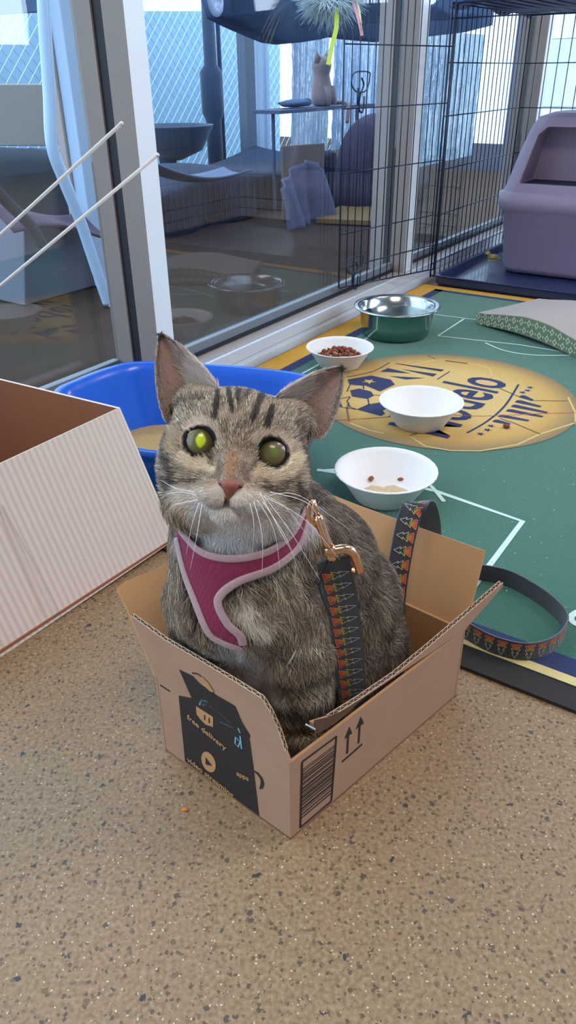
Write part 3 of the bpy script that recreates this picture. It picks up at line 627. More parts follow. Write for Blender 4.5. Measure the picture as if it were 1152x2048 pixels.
ribbon(sA, .0275, flip=1, motif=(.04, .85), tsign=1)
xb = np.array([.93, .30, .0])
wl = lambda x, y, z: (lambda q: np.array([q[0], q[1], z]))(G(x, y, z))
sB = [(C(772, 1390, .80), xb), (C(786, 1290, .805), xb), (C(789, 1200, .80), xb), (C(802, 1110, .79), xb), (C(817, 1040, .79), xb), (C(832, 1008, .80), xb-Z*.05), (C(848, 1012, .835), xb-Z*.05), (C(860, 1050, .875), xb), (C(866, 1110, .92), xb+Z*.3), (wl(880, 1170, .035), np.array([.5, .3, .8])), (wl(935, 1145, .0205), Z+0*xb), (wl(1005, 1153, .0195), Z), (wl(1062, 1180, .0195), Z), (wl(1112, 1217, .0195), Z), (wl(1133, 1252, .0195), Z), (wl(1108, 1287, .0195), Z), (wl(1055, 1303, .0195), Z), (wl(990, 1290, .0195), Z), (wl(935, 1262, .0195), Z), (wl(905, 1240, .0195), Z), (wl(880, 1205, .0195), Z)]
ribbon(sB, .0255, flip=-1, motif=(.12, .97), step=.0155, tsign=-1)
gold_m = mat('rose_gold_metal', (226, 178, 140), .16, 1.)
m = MB(); p0 = C(625, 1000, .566); p1 = C(634, 1030, .570); p2 = C(657, 1092, .580)
m.tube([p0, p1], .0022, 10); m.tube([p1, p1+(p2-p1)*.15, p1+(p2-p1)*.3, p1+(p2-p1)*.85, p2], [.0034, .0042, .0040, .0038, .0048], 12); m.ell(C(659, 1098, .581), (.0052, .0052, .0052))
m.tube(cr([C(625, 1000, .566), C(617, 1012, .566), C(618, 1034, .57), C(634, 1052, .575)], 5), .0018, 8)
m.build('snap_hook', gold_m, leash, smooth=True)
m = MB(); m.tube(cr([C(652, 1107, .583), C(668, 1101, .582), C(690, 1098, .583), C(706, 1106, .586), (C(715, 1126, .592)), C(718, 1140, .597), C(706, 1137, .60)], 5), [.0040]*31, 10); m.tube([C(658, 1110, .586), C(665, 1120, .590)], .003, 8); m.tube([C(657, 1118, .588), C(671, 1115, .588)], .0024, 8)
m.build('swivel_ring', gold_m, leash, smooth=True)
m = MB(); m.ell(C(637, 1163, .60), (.003,)*3); m.tube(cr([C(655, 1120, .592), C(640, 1150, .598), C(640, 1180, .602), C(660, 1230, .61)], 5), .0014, 6); m.build('stitched_edge', mat('dark_cord', (40, 38, 40), .7), leash, smooth=True)
# ================= THE CAT =================
# head frame
HD = .568; KP = HD/F
H0 = C(471, 904, HD); hf = CAMP-H0; hf /= np.linalg.norm(hf)
th_ = math.radians(8.9); ix = cx; iy = -cy            # image right / image down in world
hx = ix*math.cos(th_)+iy*math.sin(th_); hx = hx-hf*(hx@hf); hx /= np.linalg.norm(hx); hy = np.cross(hf, hx)
if hy@cy < 0: hy = -hy
HR = np.stack([hx, hy, hf], 1)                          # columns: right, up, forward
def hp(x, y, z): return H0+(hx*x+hy*y+hf*z)*KP
def smin(a, b, k):
    h = np.clip(.5+.5*(b-a)/k, 0, 1); return b*(1-h)+a*h-k*h*(1-h)
def sd_ell(P, c, r, R=None):
    q = P-c
    if R is not None: q = q@R
    r = np.asarray(r, dtype=P.dtype); k0 = np.linalg.norm(q/r, axis=-1); k1 = np.linalg.norm(q/(r*r), axis=-1)+1e-9; return k0*(k0-1)/k1
def sd_cap(P, a, b, ra, rb):
    ba = b-a; t = np.clip(((P-a)@ba)/(ba@ba), 0, 1); return np.linalg.norm(P-a-t[..., None]*ba, axis=-1)-(ra+(rb-ra)*t)
def q_(x, y, d, r): return C(x, y, d), r*d/F
BODY = [  # chains of (px, py, depth, radius px)
    [(484, 1000, .624, 118), (482, 1085, .645, 124), (486, 1165, .664, 132), (492, 1228, .704, 124)],     # neck, chest
    [(500, 1030, .645, 100), (560, 1075, .685, 112), (622, 1125, .73, 116), (668, 1200, .765, 118), (700, 1285, .80, 104)],  # back, rump
    [(490, 1180, .69, 120), (560, 1250, .735, 122), (650, 1290, .775, 108)],                # belly
    [(700, 1290, .79, 96), (655, 1370, .775, 66)],                                          # right thigh
    [(560, 1300, .79, 85), (500, 1350, .76, 62)],                                           # left thigh
    [(568, 1190, .665, 82), (590, 1290, .68, 66), (600, 1385, .705, 50), (600, 1450, .725, 38), (592, 1500, .742, 33)],  # right foreleg
    [(400, 1195, .688, 58), (412, 1285, .716, 56), (440, 1380, .73, 46), (466, 1440, .742, 37), (480, 1490, .752, 31)],    # left foreleg
    [(592, 1502, .742, 33), (586, 1520, .733, 28)], [(480, 1490, .752, 31), (474, 1506, .745, 27)],   # paws
    [(640, 1400, .775, 36), (610, 1440, .765, 28)],                                         # hind paw
    [(740, 1330, .84, 34), (700, 1390, .85, 27), (620, 1400, .84, 24), (540, 1370, .83, 20)],  # tail tucked round
]
BODY = [[q_(*a) for a in ch] for ch in BODY]
HEAD = [('e', (0, 26, -48), (134, 104, 118)), ('e', (-76, -36, -22), (70, 72, 72)), ('e', (80, -34, -22), (72, 70, 72)), ('e', (0, 62, 2), (84, 56, 54)),
        ('e', (-84, 74, -34), (46, 44, 46)), ('e', (88, 74, -34), (50, 46, 46)), ('e', (-62, -100, -34), (66, 60, 60)), ('e', (70, -98, -34), (66, 60, 60)),
        ('e', (-94, 4, -4), (38, 46, 40)), ('e', (94, 4, -4), (38, 46, 40)),
        ('e', (0, -74, 10), (86, 58, 62)), ('e', (-34, 40, 32), (36, 24, 26)), ('e', (34, 40, 32), (36, 24, 26))]
def _er(sgn):
    f = hf*.97+hx*.24*sgn; f /= np.linalg.norm(f); x = np.cross(hy, f); x /= np.linalg.norm(x); return np.stack([x, np.cross(f, x), f], 1)
EYR = {-1: _er(-1), 1: _er(1)}
def sdf(P):
    d = None
    for ch in BODY:
        e = None
        for (a, ra), (b, rb) in zip(ch, ch[1:]):
            v = sd_cap(P, a, b, ra, rb); e = v if e is None else smin(e, v, .012)
        d = e if d is None else smin(d, e, .016)
    h = None
    for _, c, r in HEAD:
        v = sd_ell(P, hp(*c), np.array(r)*KP, HR); h = v if h is None else smin(h, v, .010)
    h = smin(h, sd_cap(P, hp(0, 20, 34), hp(0, -52, 82), 34*KP, 23*KP), .008)
    for sgn in (-1, 1):
        h = smin(h, sd_ell(P, hp(29*sgn, -84, 66), np.array((37, 27, 30))*KP, HR), .004)
    h = smin(h, sd_ell(P, hp(0, -120, 48), np.array((30, 20, 28))*KP, HR), .005)
    h = smin(h, sd_ell(P, hp(0, -64, 88), np.array((17, 12, 12))*KP, HR), .003)
    for sgn in (-1, 1):
        s_ = sd_ell(P, hp(71*sgn, 9, 66), np.array((34, 32, 34))*KP, HR); h = np.maximum(h, -s_)
        q = (P-hp(71*sgn, 9, 38))@EYR[sgn]; h = smin(h, np.hypot(np.hypot(q[..., 0], q[..., 1]*1.05)-35*KP, q[..., 2])-3.6*KP, .0012)
    d = smin(d, h, .014)
    return d
def sgrad(P, e=.0006):
    g = np.stack([sdf(P+v)-sdf(P-v) for v in np.eye(3)*e], -1); return g/(np.linalg.norm(g, axis=-1, keepdims=True)+1e-12)
def surfnet(lo, hi, h):
    ns = np.ceil((hi-lo)/h).astype(int)+1
    ax_ = [lo[i]+h*np.arange(ns[i]) for i in range(3)]
    D = np.empty(ns, np.float32)
    yy, zz = np.meshgrid(ax_[1], ax_[2], indexing='ij')
    for i, x in enumerate(ax_[0]): D[i] = sdf(np.stack([np.full_like(yy, x), yy, zz], -1))
    S_ = D < 0
    cs = [S_[i:ns[0]-1+i, j:ns[1]-1+j, k:ns[2]-1+k] for i in (0, 1) for j in (0, 1) for k in (0, 1)]
    cnt = sum(c.astype(int) for c in cs); act = (cnt > 0) & (cnt < 8)
    idx = -np.ones(act.shape, int); cells = np.argwhere(act); idx[act] = np.arange(len(cells))
    acc = np.zeros((len(cells), 3)); num = np.zeros(len(cells))
    cor = [(i, j, k) for i in (0, 1) for j in (0, 1) for k in (0, 1)]
    dv = {c: D[cells[:, 0]+c[0], cells[:, 1]+c[1], cells[:, 2]+c[2]] for c in cor}
    for a in cor:
        for ax in range(3):
            if a[ax]: continue
            b = list(a); b[ax] = 1; b = tuple(b); da, db = dv[a], dv[b]; cr_ = (da < 0) != (db < 0)
            t = np.where(cr_, da/(da-db+1e-12), 0); p = np.array(a)[None, :]+t[:, None]*(np.array(b)-np.array(a))[None, :]
            acc += p*cr_[:, None]; num += cr_
    V = lo+(cells+acc/num[:, None])*h; Q = []
    for ax in range(3):
        o1, o2 = [(1, 2), (2, 0), (0, 1)][ax]
        sl0 = [slice(None)]*3; sl1 = [slice(None)]*3; sl0[ax] = slice(0, -1); sl1[ax] = slice(1, None)
        ch = S_[tuple(sl0)] != S_[tuple(sl1)]; e = np.argwhere(ch); e = e[(e[:, o1] > 0) & (e[:, o2] > 0) & (e[:, o1] < ns[o1]-1) & (e[:, o2] < ns[o2]-1)]
        ins = S_[e[:, 0], e[:, 1], e[:, 2]]
        def cell(d1, d2): c = e.copy(); c[:, o1] -= d1; c[:, o2] -= d2; return idx[c[:, 0], c[:, 1], c[:, 2]]
        q = np.stack([cell(1, 1), cell(0, 1), cell(0, 0), cell(1, 0)], 1); q[~ins] = q[~ins][:, ::-1]; Q.append(q)
    return V, np.concatenate(Q)
allc = np.array([c for ch in BODY for c, r in ch]+[H0]); lo = allc.min(0)-.09; hi = allc.max(0)+.075; lo[2] = max(lo[2], -.01); lo = np.maximum(lo, [-.14, .38, -.01])
V, Q = surfnet(lo, hi, .0026)
for _ in range(2): V = V-sgrad(V)*sdf(V)[:, None]*.9
Nn = sgrad(V)
# ---- coat colour: tabby markings of the coat, given by strokes in the head's and body's front view ----
L_ = lambda *c: np.array(s2l(c))
MARK = [  # (points px, width px, colour, strength)
    ([(436, 790), (432, 843)], 6.5, (44, 38, 36), .9), ([(456, 782), (464, 830)], 6, (44, 38, 36), .9), ([(474, 765), (476, 812)], 5, (50, 44, 40), .8),
    ([(524, 786), (503, 846)], 6, (44, 38, 36), .9), ([(541, 820), (530, 862)], 7, (44, 38, 36), .95), ([(500, 770), (492, 800)], 5, (56, 50, 46), .7),
    ([(350, 818), (372, 806), (400, 800)], 9, (62, 54, 48), .6), ([(590, 850), (604, 880)], 9, (60, 52, 46), .6),
    ([(575, 893), (600, 906), (610, 940), (616, 968)], 8, (46, 42, 40), .9), ([(585, 970), (592, 990), (604, 1004)], 9, (52, 46, 44), .8), ([(560, 985), (588, 1004)], 6, (70, 62, 56), .6),
    ([(338, 880), (334, 905), (344, 935), (352, 965)], 8, (56, 50, 46), .8), ([(336, 960), (352, 985)], 8, (60, 54, 50), .7), ([(345, 840), (340, 870)], 8, (70, 62, 56), .6),
    ([(375, 960), (402, 962)], 5, (96, 84, 74), .5), ([(520, 972), (556, 980)], 5, (96, 84, 74), .5), ([(504, 984), (540, 988)], 3, (90, 78, 68), .6),
    ([(372, 918), (395, 930), (420, 932)], 13, (246, 222, 190), 1.), ([(514, 940), (545, 950), (574, 938), (588, 918)], 13, (246, 222, 190), 1.),
    ([(378, 858), (404, 846), (432, 858), (440, 885)], 9, (216, 194, 170), .9), ([(506, 880), (530, 874), (560, 878), (584, 896)], 9, (216, 194, 170), .9),
    ([(352, 870), (350, 900)], 12, (206, 180, 150), .7), ([(455, 860), (462, 920)], 16, (160, 138, 116), .5),
    ([(464, 915), (459, 950)], 14, (166, 122, 90), .75), ([(440, 930), (436, 955)], 8, (110, 84, 64), .7), ([(490, 938), (494, 958)], 8, (108, 84, 66), .7),
    ([(418, 905), (424, 928)], 5, (84, 62, 48), .8), ([(507, 925), (503, 940)], 5, (80, 60, 48), .8),
    ([(366, 990), (400, 990), (436, 990)], 20, (232, 216, 198), .95), ([(472, 996), (505, 998), (546, 1004)], 20, (234, 218, 202), .95), ([(400, 1010), (430, 1004)], 10, (212, 198, 184), .8),
    ([(455, 985), (454, 1010)], 4.5, (50, 34, 30), 1.), ([(428, 1014), (455, 1018), (482, 1014)], 7, (66, 50, 46), .95),
    ([(404, 1036), (450, 1046), (500, 1042)], 36, (228, 218, 208), .95), ([(392, 1072), (450, 1090), (540, 1072), (600, 1030)], 30, (226, 218, 212), .95), ([(388, 1058), (404, 1072)], 6, (104, 94, 90), .7), ([(345, 1010), (360, 1045)], 12, (120, 104, 92), .5),
    ([(482, 1196), (500, 1232), (520, 1242)], 15, (246, 232, 214), 1.), ([(460, 1310), (505, 1340), (530, 1390)], 38, (226, 220, 214), .95), ([(430, 1290), (470, 1330)], 24, (160, 152, 148), .6),
    ([(350, 1205), (372, 1230), (364, 1270)], 11, (176, 158, 140), .6), ([(385, 1180), (400, 1220), (380, 1262)], 11, (70, 58, 50), .6),
    ([(460, 1230), (500, 1262), (545, 1268)], 9, (74, 62, 54), .6), ([(540, 1290), (600, 1310), (650, 1290)], 9, (70, 60, 54), .5), ([(520, 1340), (590, 1350), (650, 1335)], 8, (66, 56, 50), .5),
    ([(548, 1398), (600, 1412), (655, 1395)], 13, (40, 34, 30), .85), ([(550, 1440), (600, 1436), (640, 1448)], 7, (64, 54, 46), .6), ([(570, 1470), (615, 1478)], 8, (60, 50, 44), .6),
    ([(600, 1085), (612, 1130), (606, 1170)], 13, (60, 50, 44), .6), ([(640, 1050), (650, 1100)], 12, (66, 56, 48), .5), ([(380, 1270), (420, 1320)], 10, (84, 74, 68), .5)]
def hash3(P, s):
    Qh = np.floor(P*s); return np.mod(np.sin(Qh@np.array([12.9898, 78.233, 37.719]))*43758.5453, 1)
def vnoise(P, s):
    Qn = P*s; i = np.floor(Qn); f = Qn-i; f = f*f*(3-2*f); out = 0
    for c in [(a, b, c_) for a in (0, 1) for b in (0, 1) for c_ in (0, 1)]:
        wgt = np.prod(np.where(np.array(c), f, 1-f), -1); out = out+wgt*np.mod(np.sin((i+np.array(c))@np.array([12.9898, 78.233, 37.719]))*43758.5453, 1)
    return out
def furcol(P, Nr):
    d = P-CAMP; dep = d@FW; a = d@RT/dep*F; b = -(d@UP)/dep*F; X = np.stack([576+a*CR+b*SR, 1024-a*SR+b*CR], -1)
    vw = -d/np.linalg.norm(d, axis=-1, keepdims=True); fac = np.clip(((Nr*vw).sum(-1)+.4)*3, 0, 1)
    n_ = vnoise(P, 90)*.6+vnoise(P, 210)*.4
    base = L_(112, 96, 82)*(1-n_[:, None])+L_(190, 170, 148)*n_[:, None]
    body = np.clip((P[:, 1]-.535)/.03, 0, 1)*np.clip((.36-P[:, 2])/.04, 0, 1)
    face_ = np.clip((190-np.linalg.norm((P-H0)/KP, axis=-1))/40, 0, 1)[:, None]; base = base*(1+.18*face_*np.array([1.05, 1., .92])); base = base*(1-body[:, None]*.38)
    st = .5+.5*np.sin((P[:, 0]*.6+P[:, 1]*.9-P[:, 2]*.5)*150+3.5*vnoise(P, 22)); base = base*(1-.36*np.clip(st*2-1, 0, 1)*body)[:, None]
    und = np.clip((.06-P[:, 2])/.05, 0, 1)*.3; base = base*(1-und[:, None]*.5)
    for pts, w_, c_, s_ in MARK:
        dm = np.full(len(P), 1e9)
        for p, q in zip(pts, pts[1:]):
            p = np.array(p, float); q = np.array(q, float); t = np.clip(((X-p)@(q-p))/((q-p)@(q-p)), 0, 1); dm = np.minimum(dm, np.linalg.norm(X-p-t[:, None]*(q-p), axis=-1))
        k_ = np.clip(1.25-(dm+(n_-.5)*6)/w_, 0, 1)*s_*fac; k_ = np.minimum(k_*1.6, s_)*(k_ > 0)*(dep < .76)
        base = base*(1-k_[:, None])+L_(*c_)*k_[:, None]
    # dark lids round the eyes
    for sgn in (-1, 1):
        e = (P-hp(71*sgn, 9, 50))@HR/KP; r_ = np.hypot(e[:, 0]/1.0, e[:, 1]/.94); k_ = np.clip((36-r_)/2, 0, 1)*(e[:, 2] > -30); base = base*(1-k_[:, None])+L_(24, 18, 16)*k_[:, None]
    return base
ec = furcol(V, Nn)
# ---- ears: cupped shells joined to the body mesh ----
EARV = []; EARF = []; EARC = []; EARI = []
def lrp(a, b, t): return a*(1-t)+b*t
hairsrc = []   # extra hair roots on the ears: (pos, normal, flow, colour, length)
for sgn, tip, inn, outb in ((-1, (-183, 208, -34), (-46, 112, -2), (-142, 34, -12)), (1, (190, 203, -34), (62, 118, -2), (164, 50, -12))):
    tip, inn, outb = map(np.array, (tip, inn, outb)); nu, nv = 22, 15; grid = {}
    for side in (0, 1):
        for i in range(nu):
            t = i/(nu-1)
            ei = lrp(inn, tip, t)+np.array([sgn*-3, 15, 4])*math.sin(math.pi*t)**.55
            eo = lrp(outb, tip, t)+np.array([sgn*17, -3, 0])*math.sin(math.pi*t)**.6*(1-.15*t)
            for j in range(nv):
                v = j/(nv-1); w_ = math.sin(math.pi*v)
                dp = (1-t)**.8*66+5
                p = lrp(ei, eo, v)+np.array([0, 0, -dp*w_**.8])+np.array([0, -10*(1-t)*w_, 0])
                if side: p = p+np.array([0, 0, -5*w_-1.5])
                k = len(EARV); grid[side, i, j] = k; EARV.append(hp(*p)); EARI.append((side, t, v, sgn))
    for side in (0, 1):
        for i in range(nu-1):
            for j in range(nv-1):
                f = (grid[side, i, j], grid[side, i+1, j], grid[side, i+1, j+1], grid[side, i, j+1]); EARF.append(f if (side == 0) == (sgn < 0) else f[::-1])
    for i in range(nu-1):
        for j in (0, nv-1): EARF.append((grid[0, i, j], grid[1, i, j], grid[1, i+1, j], grid[0, i+1, j]))
EARV = np.array(EARV)
for (side, t, v, sgn), p in zip(EARI, EARV):
    if side == 0:
        c_ = L_(176, 146, 134); rim_ = min(v, 1-v, (1-t)*1.5)
        c_ = c_ if rim_ > .12 else L_(170, 150, 134)
        if t < .3: c_ = L_(168, 142, 128)
    else: c_ = L_(120, 102, 88)
    EARC.append(c_)
# ---- assemble the single body mesh ----
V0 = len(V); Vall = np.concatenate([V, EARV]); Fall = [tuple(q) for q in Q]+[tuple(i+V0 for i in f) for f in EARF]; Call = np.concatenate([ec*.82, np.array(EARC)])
skin = bpy.data.materials.new('tabby_coat'); skin.use_nodes = True; nt = skin.node_tree; B = nt.nodes['Principled BSDF']; at_ = nt.nodes.new('ShaderNodeAttribute'); at_.attribute_name = 'col'; nt.links.new(at_.outputs['Color'], B.inputs['Base Color']); B.inputs['Roughness'].default_value = .85; B.inputs['Sheen Weight'].default_value = .15; B.inputs['Specular IOR Level'].default_value = .2
base = np.array([bcen[0], bcen[1], .004]); me = bpy.data.meshes.new('cat'); me.from_pydata([tuple(map(float, p)) for p in Vall-base], [], Fall); me.materials.append(skin); me.polygons.foreach_set('use_smooth', [True]*len(me.polygons))
ca = me.color_attributes.new('col', 'FLOAT_COLOR', 'POINT'); ca.data.foreach_set('color', np.concatenate([Call, np.ones((len(Call), 1))], 1).astype(np.float32).ravel()); me.update()
cat = bpy.data.objects.new('cat', me); COL.objects.link(cat); cat.location = [float(x) for x in base]; cat['_w'] = [float(x) for x in base]
tag(cat, 'grey-brown tabby cat in a magenta harness sitting in a small shipping box', 'cat')
# ---- eyes ----
def eyemat(name, patch, pc):
    m = bpy.data.materials.new(name); m.use_nodes = True; nt = m.node_tree; B = nt.nodes['Principled BSDF']; a = nt.nodes.new('ShaderNodeAttribute'); a.attribute_name = 'col'; nt.links.new(a.outputs['Color'], B.inputs['Base Color'])
    B.inputs['Roughness'].default_value = .35; B.inputs['Coat Weight'].default_value = .6; B.inputs['Coat Roughness'].default_value = .03; B.inputs['Specular IOR Level'].default_value = .3; return m
for sgn in (-1, 1):
    c = hp(71*sgn, 9, 17); R_ = 37*KP; m = MB(); nr_, nt_ = 40, 48; ec_ = []
    ring_ = []
    for i in range(nr_):
        ph = math.pi*.62*i/(nr_-1); ring_.append([c+(hx*math.sin(ph)*math.cos(t)+hy*math.sin(ph)*math.sin(t)+hf*math.cos(ph))*R_ for t in [2*math.pi*k/nt_ for k in range(nt_)]])
        for k in range(nt_):
            r_ = 37*math.sin(ph); t = 2*math.pi*k/nt_; x_, y_ = r_*math.cos(t), r_*math.sin(t)
            c_ = L_(108, 96, 58)*(1-(r_/30)**2*.3)
            if r_ > 26.5: c_ = lrp(c_, L_(34, 28, 22), min(1, (r_-26.5)/3.))
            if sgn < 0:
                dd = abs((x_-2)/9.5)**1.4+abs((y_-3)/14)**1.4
                if dd < 1.25: c_ = lrp(L_(206, 224, 24), c_, np.clip((dd-.85)/.4, 0, 1))  # eyeshine reflection painted into the eye's colour
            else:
                dd = math.hypot((x_-3)/10, (y_-2)/13); c_ = lrp(L_(104, 122, 40), c_, np.clip((dd-.4)/.6, 0, 1))  # fainter eyeshine, likewise painted in as colour
            ec_.append(c_)
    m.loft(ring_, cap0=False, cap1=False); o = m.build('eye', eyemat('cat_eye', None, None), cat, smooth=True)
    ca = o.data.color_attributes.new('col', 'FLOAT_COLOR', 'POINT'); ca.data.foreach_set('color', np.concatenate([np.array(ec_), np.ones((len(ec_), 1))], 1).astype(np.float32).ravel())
    o['label'] = 'eye with a bright yellow-green gleam' if sgn < 0 else 'eye with a dull olive gleam'
# ---- nose leather ----
m = MB(); pol_ = [(-26, -56), (-15, -52), (0, -54), (15, -52), (26, -56), (24, -64), (13, -72), (6, -84), (0, -90), (-6, -84), (-13, -72), (-24, -64)]
def onsurf(x, y, off=0.):
    p = hp(x, y, 170)
    for _ in range(40): p = p-hf*max(float(sdf(p[None])[0]), 0)*.9
    return p+hf*off
cs_ = onsurf(0, -66, .0022)
rg = [[onsurf(x*k_, -68+(y+68)*k_, .0004+.0022*(1-k_**2)) for x, y in pol_] for k_ in (1, .9, .75, .5, .25)]
m.loft(rg, cap0=False); m.cur = 1
for sgn in (-1, 1): m.poly([onsurf(sgn*17+4.5*math.cos(t)*1.2, -64+3*math.sin(t), .0016) for t in np.linspace(0, 2*math.pi, 9)[:-1]])
m.build('nose', [mat('brick_pink_nose', (142, 80, 64), .5, noise=.15, nscale=200, bump=.2, bscale=900), mat('dark_nostril', (50, 26, 24), .8)], cat, smooth=True)
# ---- harness, laid on the chest surface ----
def march(x, y, off):
    d = ray(x, y); d = d/np.linalg.norm(d); t = .42; p = CAMP+d*t
    for _ in range(90):
        v = float(sdfb(p[None])[0])
        if v < off+.0004: return p
        t += max(v-off, .0003)*.8; p = CAMP+d*t
        if t > 1.0: return None
    return p if float(sdfb(p[None])[0]) < off+.002 else None
def sdfb(P):
    d = None
    for ch in BODY[:3]+[BODY[5], BODY[6]]:
        e = None
        for (a, ra), (b, rb) in zip(ch, ch[1:]):
            v = sd_cap(P, a, b, ra, rb); e = v if e is None else smin(e, v, .012)
        d = e if d is None else smin(d, e, .016)
    return d
up_e = cr([np.array(p+(0,), float) for p in [(354, 1052), (372, 1076), (400, 1103), (440, 1116), (490, 1116), (540, 1102), (585, 1068), (612, 1018)]], 8)
lo_e = cr([np.array(p+(0,), float) for p in [(352, 1076), (366, 1140), (388, 1200), (414, 1262), (440, 1284), (484, 1300)]], 8)
ri_e = cr([np.array(p+(0,), float) for p in [(616, 1040), (608, 1072), (590, 1104), (545, 1138), (480, 1162), (445, 1186), (436, 1210), (455, 1248), (480, 1272), (486, 1290)]], 8)
outl = [p[:2] for p in up_e]+[p[:2] for p in ri_e]+[p[:2] for p in lo_e[::-1]]; outl = np.array(outl)
def inside(P, poly):
    x, y = P[:, 0], P[:, 1]; r = np.zeros(len(P), bool); n = len(poly)
    for i in range(n):
        x0, y0 = poly[i]; x1, y1 = poly[(i+1) % n]; c_ = ((y0 > y) != (y1 > y)); r ^= c_ & (x < (x1-x0)*(y-y0)/((y1-y0) if y1 != y0 else 1e-9)+x0)
    return r
def dist(P, poly):
    dm = np.full(len(P), 1e9)
    for i in range(len(poly)):
        p, q = poly[i], poly[(i+1) % len(poly)]
        if np.allclose(p, q): continue
        t = np.clip(((P-p)@(q-p))/((q-p)@(q-p)), 0, 1); dm = np.minimum(dm, np.linalg.norm(P-p-t[:, None]*(q-p), axis=-1))
    return dm
def cloth(name, mask, off, mats, stp=4.):
    xs = np.arange(330, 640, stp); ys = np.arange(1000, 1316, stp); GX, GY = np.meshgrid(xs, ys, indexing='ij'); PT = np.stack([GX.ravel(), GY.ravel()], 1)
    ok = mask(PT); nX, nY = GX.shape; use = ok.reshape(nX, nY); idx = {}; m = MB()
    cells_ = [(i, j) for i in range(nX-1) for j in range(nY-1) if use[i, j] and use[i+1, j] and use[i, j+1] and use[i+1, j+1]]
    need = sorted({(i+a, j+b) for i, j in cells_ for a in (0, 1) for b in (0, 1)}); d_ = np.stack([ray(GX[i, j], GY[i, j]) for i, j in need]); d_ /= np.linalg.norm(d_, axis=1, keepdims=True)
    t = np.full(len(need), .42)
    for _ in range(120): t += np.clip(sdfb(CAMP+d_*t[:, None])-off, -.002, .02)*.7*(t < .9)
    for k_, ij in enumerate(need): idx[ij] = k_
    P = CAMP+d_*t[:, None]; good = t < .78
    m.v = [tuple(p) for p in P]
    for i, j in cells_:
        f = (idx[i, j], idx[i, j+1], idx[i+1, j+1], idx[i+1, j])
        if all(good[q] for q in f) and max(t[q] for q in f)-min(t[q] for q in f) < .02: m.f.append(f); m.m.append(0)
    used = sorted({q for f in m.f for q in f}); rm = {q: k for k, q in enumerate(used)}; m.v = [m.v[q] for q in used]; m.f = [tuple(rm[q] for q in f) for f in m.f]
    return m.build(name, mats, cat if name == 'harness' else None, smooth=True, solid=.0022) if name == 'harness' else m
mesh_m = bpy.data.materials.new('magenta_mesh_fabric'); mesh_m.use_nodes = True; nt = mesh_m.node_tree; B = nt.nodes['Principled BSDF']; B.inputs['Roughness'].default_value = .75; B.inputs['Sheen Weight'].default_value = .1
tc = nt.nodes.new('ShaderNodeTexCoord'); vo = nt.nodes.new('ShaderNodeTexVoronoi'); vo.inputs['Scale'].default_value = 620; vo.inputs['Randomness'].default_value = .25; nt.links.new(tc.outputs['Object'], vo.inputs['Vector'])
nt.links.new(mixc(vo.outputs['Distance'], s2l((112, 14, 56)), s2l((148, 34, 78))), B.inputs['Base Color']); bp = nt.nodes.new('ShaderNodeBump'); bp.inputs['Strength'].default_value = .6; bp.inputs['Distance'].default_value = .001; nt.links.new(vo.outputs['Distance'], bp.inputs['Height']); nt.links.new(bp.outputs[0], B.inputs['Normal'])
har = cloth('harness', lambda P: inside(P, outl), .0068, mesh_m, 2.5)
trim_px = []
def surf_path(pts, off):
    out = []
    for p in pts:
        d = ray(p[0], p[1]); d = d/np.linalg.norm(d); t = .42
        for _ in range(150): t += float(np.clip(sdfb((CAMP+d*t)[None])[0]-off, -.002, .02))*.7
        if t < .8: out.append(CAMP+d*t)
    return out
pinkt = mat('pale_pink_binding', (176, 144, 146), .85, noise=.12, nscale=200, bump=.4, bscale=600, sheen=.3)
def band(path_px, wpx, name):
    m = MB(); P = surf_path(path_px, .0082); n = len(P); rows = []
    for i in range(n):
        t = P[min(i+1, n-1)]-P[max(i-1, 0)]; t /= np.linalg.norm(t)+1e-12; nr = sgradb(P[i]); b = np.cross(t, nr); b /= np.linalg.norm(b); w_ = wpx*.5*KP*1.1
        rows.append([P[i]+b*w_*math.cos(a)+nr*.0011*math.sin(a) for a in np.linspace(0, 2*math.pi, 13)[:-1]])
    m.loft(rows); return m.build(name, pinkt, har, smooth=True)
def sgradb(p, e=.001):
    g = np.array([float(sdfb((p+v)[None])[0]-sdfb((p-v)[None])[0]) for v in np.eye(3)*e]); return g/np.linalg.norm(g)
har['_w'] = cat['_w']
band([p[:2] for p in up_e], 15, 'binding'); band([p[:2] for p in ri_e], 17, 'binding'); band([p[:2] for p in lo_e], 17, 'binding')
# ---- whiskers ----
wm = mat('white_whisker', (240, 236, 232), .35)
WH = [((520, 985), (570, 1080), (588, 1110), .05), ((528, 992), (580, 1062), (640, 1160), .06), ((515, 1000), (548, 1060), (560, 1140), .05), ((534, 996), (610, 1040), (680, 1120), .06), ((540, 990), (600, 992), (700, 1060), .07),
      ((508, 1004), (524, 1070), (524, 1150), .05), ((500, 1006), (508, 1050), (504, 1110), .04), ((540, 984), (620, 1010), (652, 1080), .05), ((526, 1004), (572, 1076), (600, 1150), .06), ((530, 990), (576, 1020), (636, 1100), .07),
      ((392, 990), (360, 984), (318, 992), .05), ((396, 1000), (350, 1010), (330, 1028), .05), ((398, 1006), (384, 1050), (372, 1110), .05), ((404, 1008), (392, 1080), (380, 1140), .05), ((388, 984), (350, 976), (322, 960), .04)]
for a, b, c_, lift in WH:
    pa = C(a[0], a[1], .532); pb = C(b[0], b[1], .532+lift*.1); pc = C(c_[0], c_[1], .54+lift*.35); P = cr([pa, pb, pc], 8); n = len(P)
    m = MB(); m.tube(P, [.00033*(1-.75*i/n) for i in range(n)], 5); m.build('whisker', wm, cat, smooth=True)
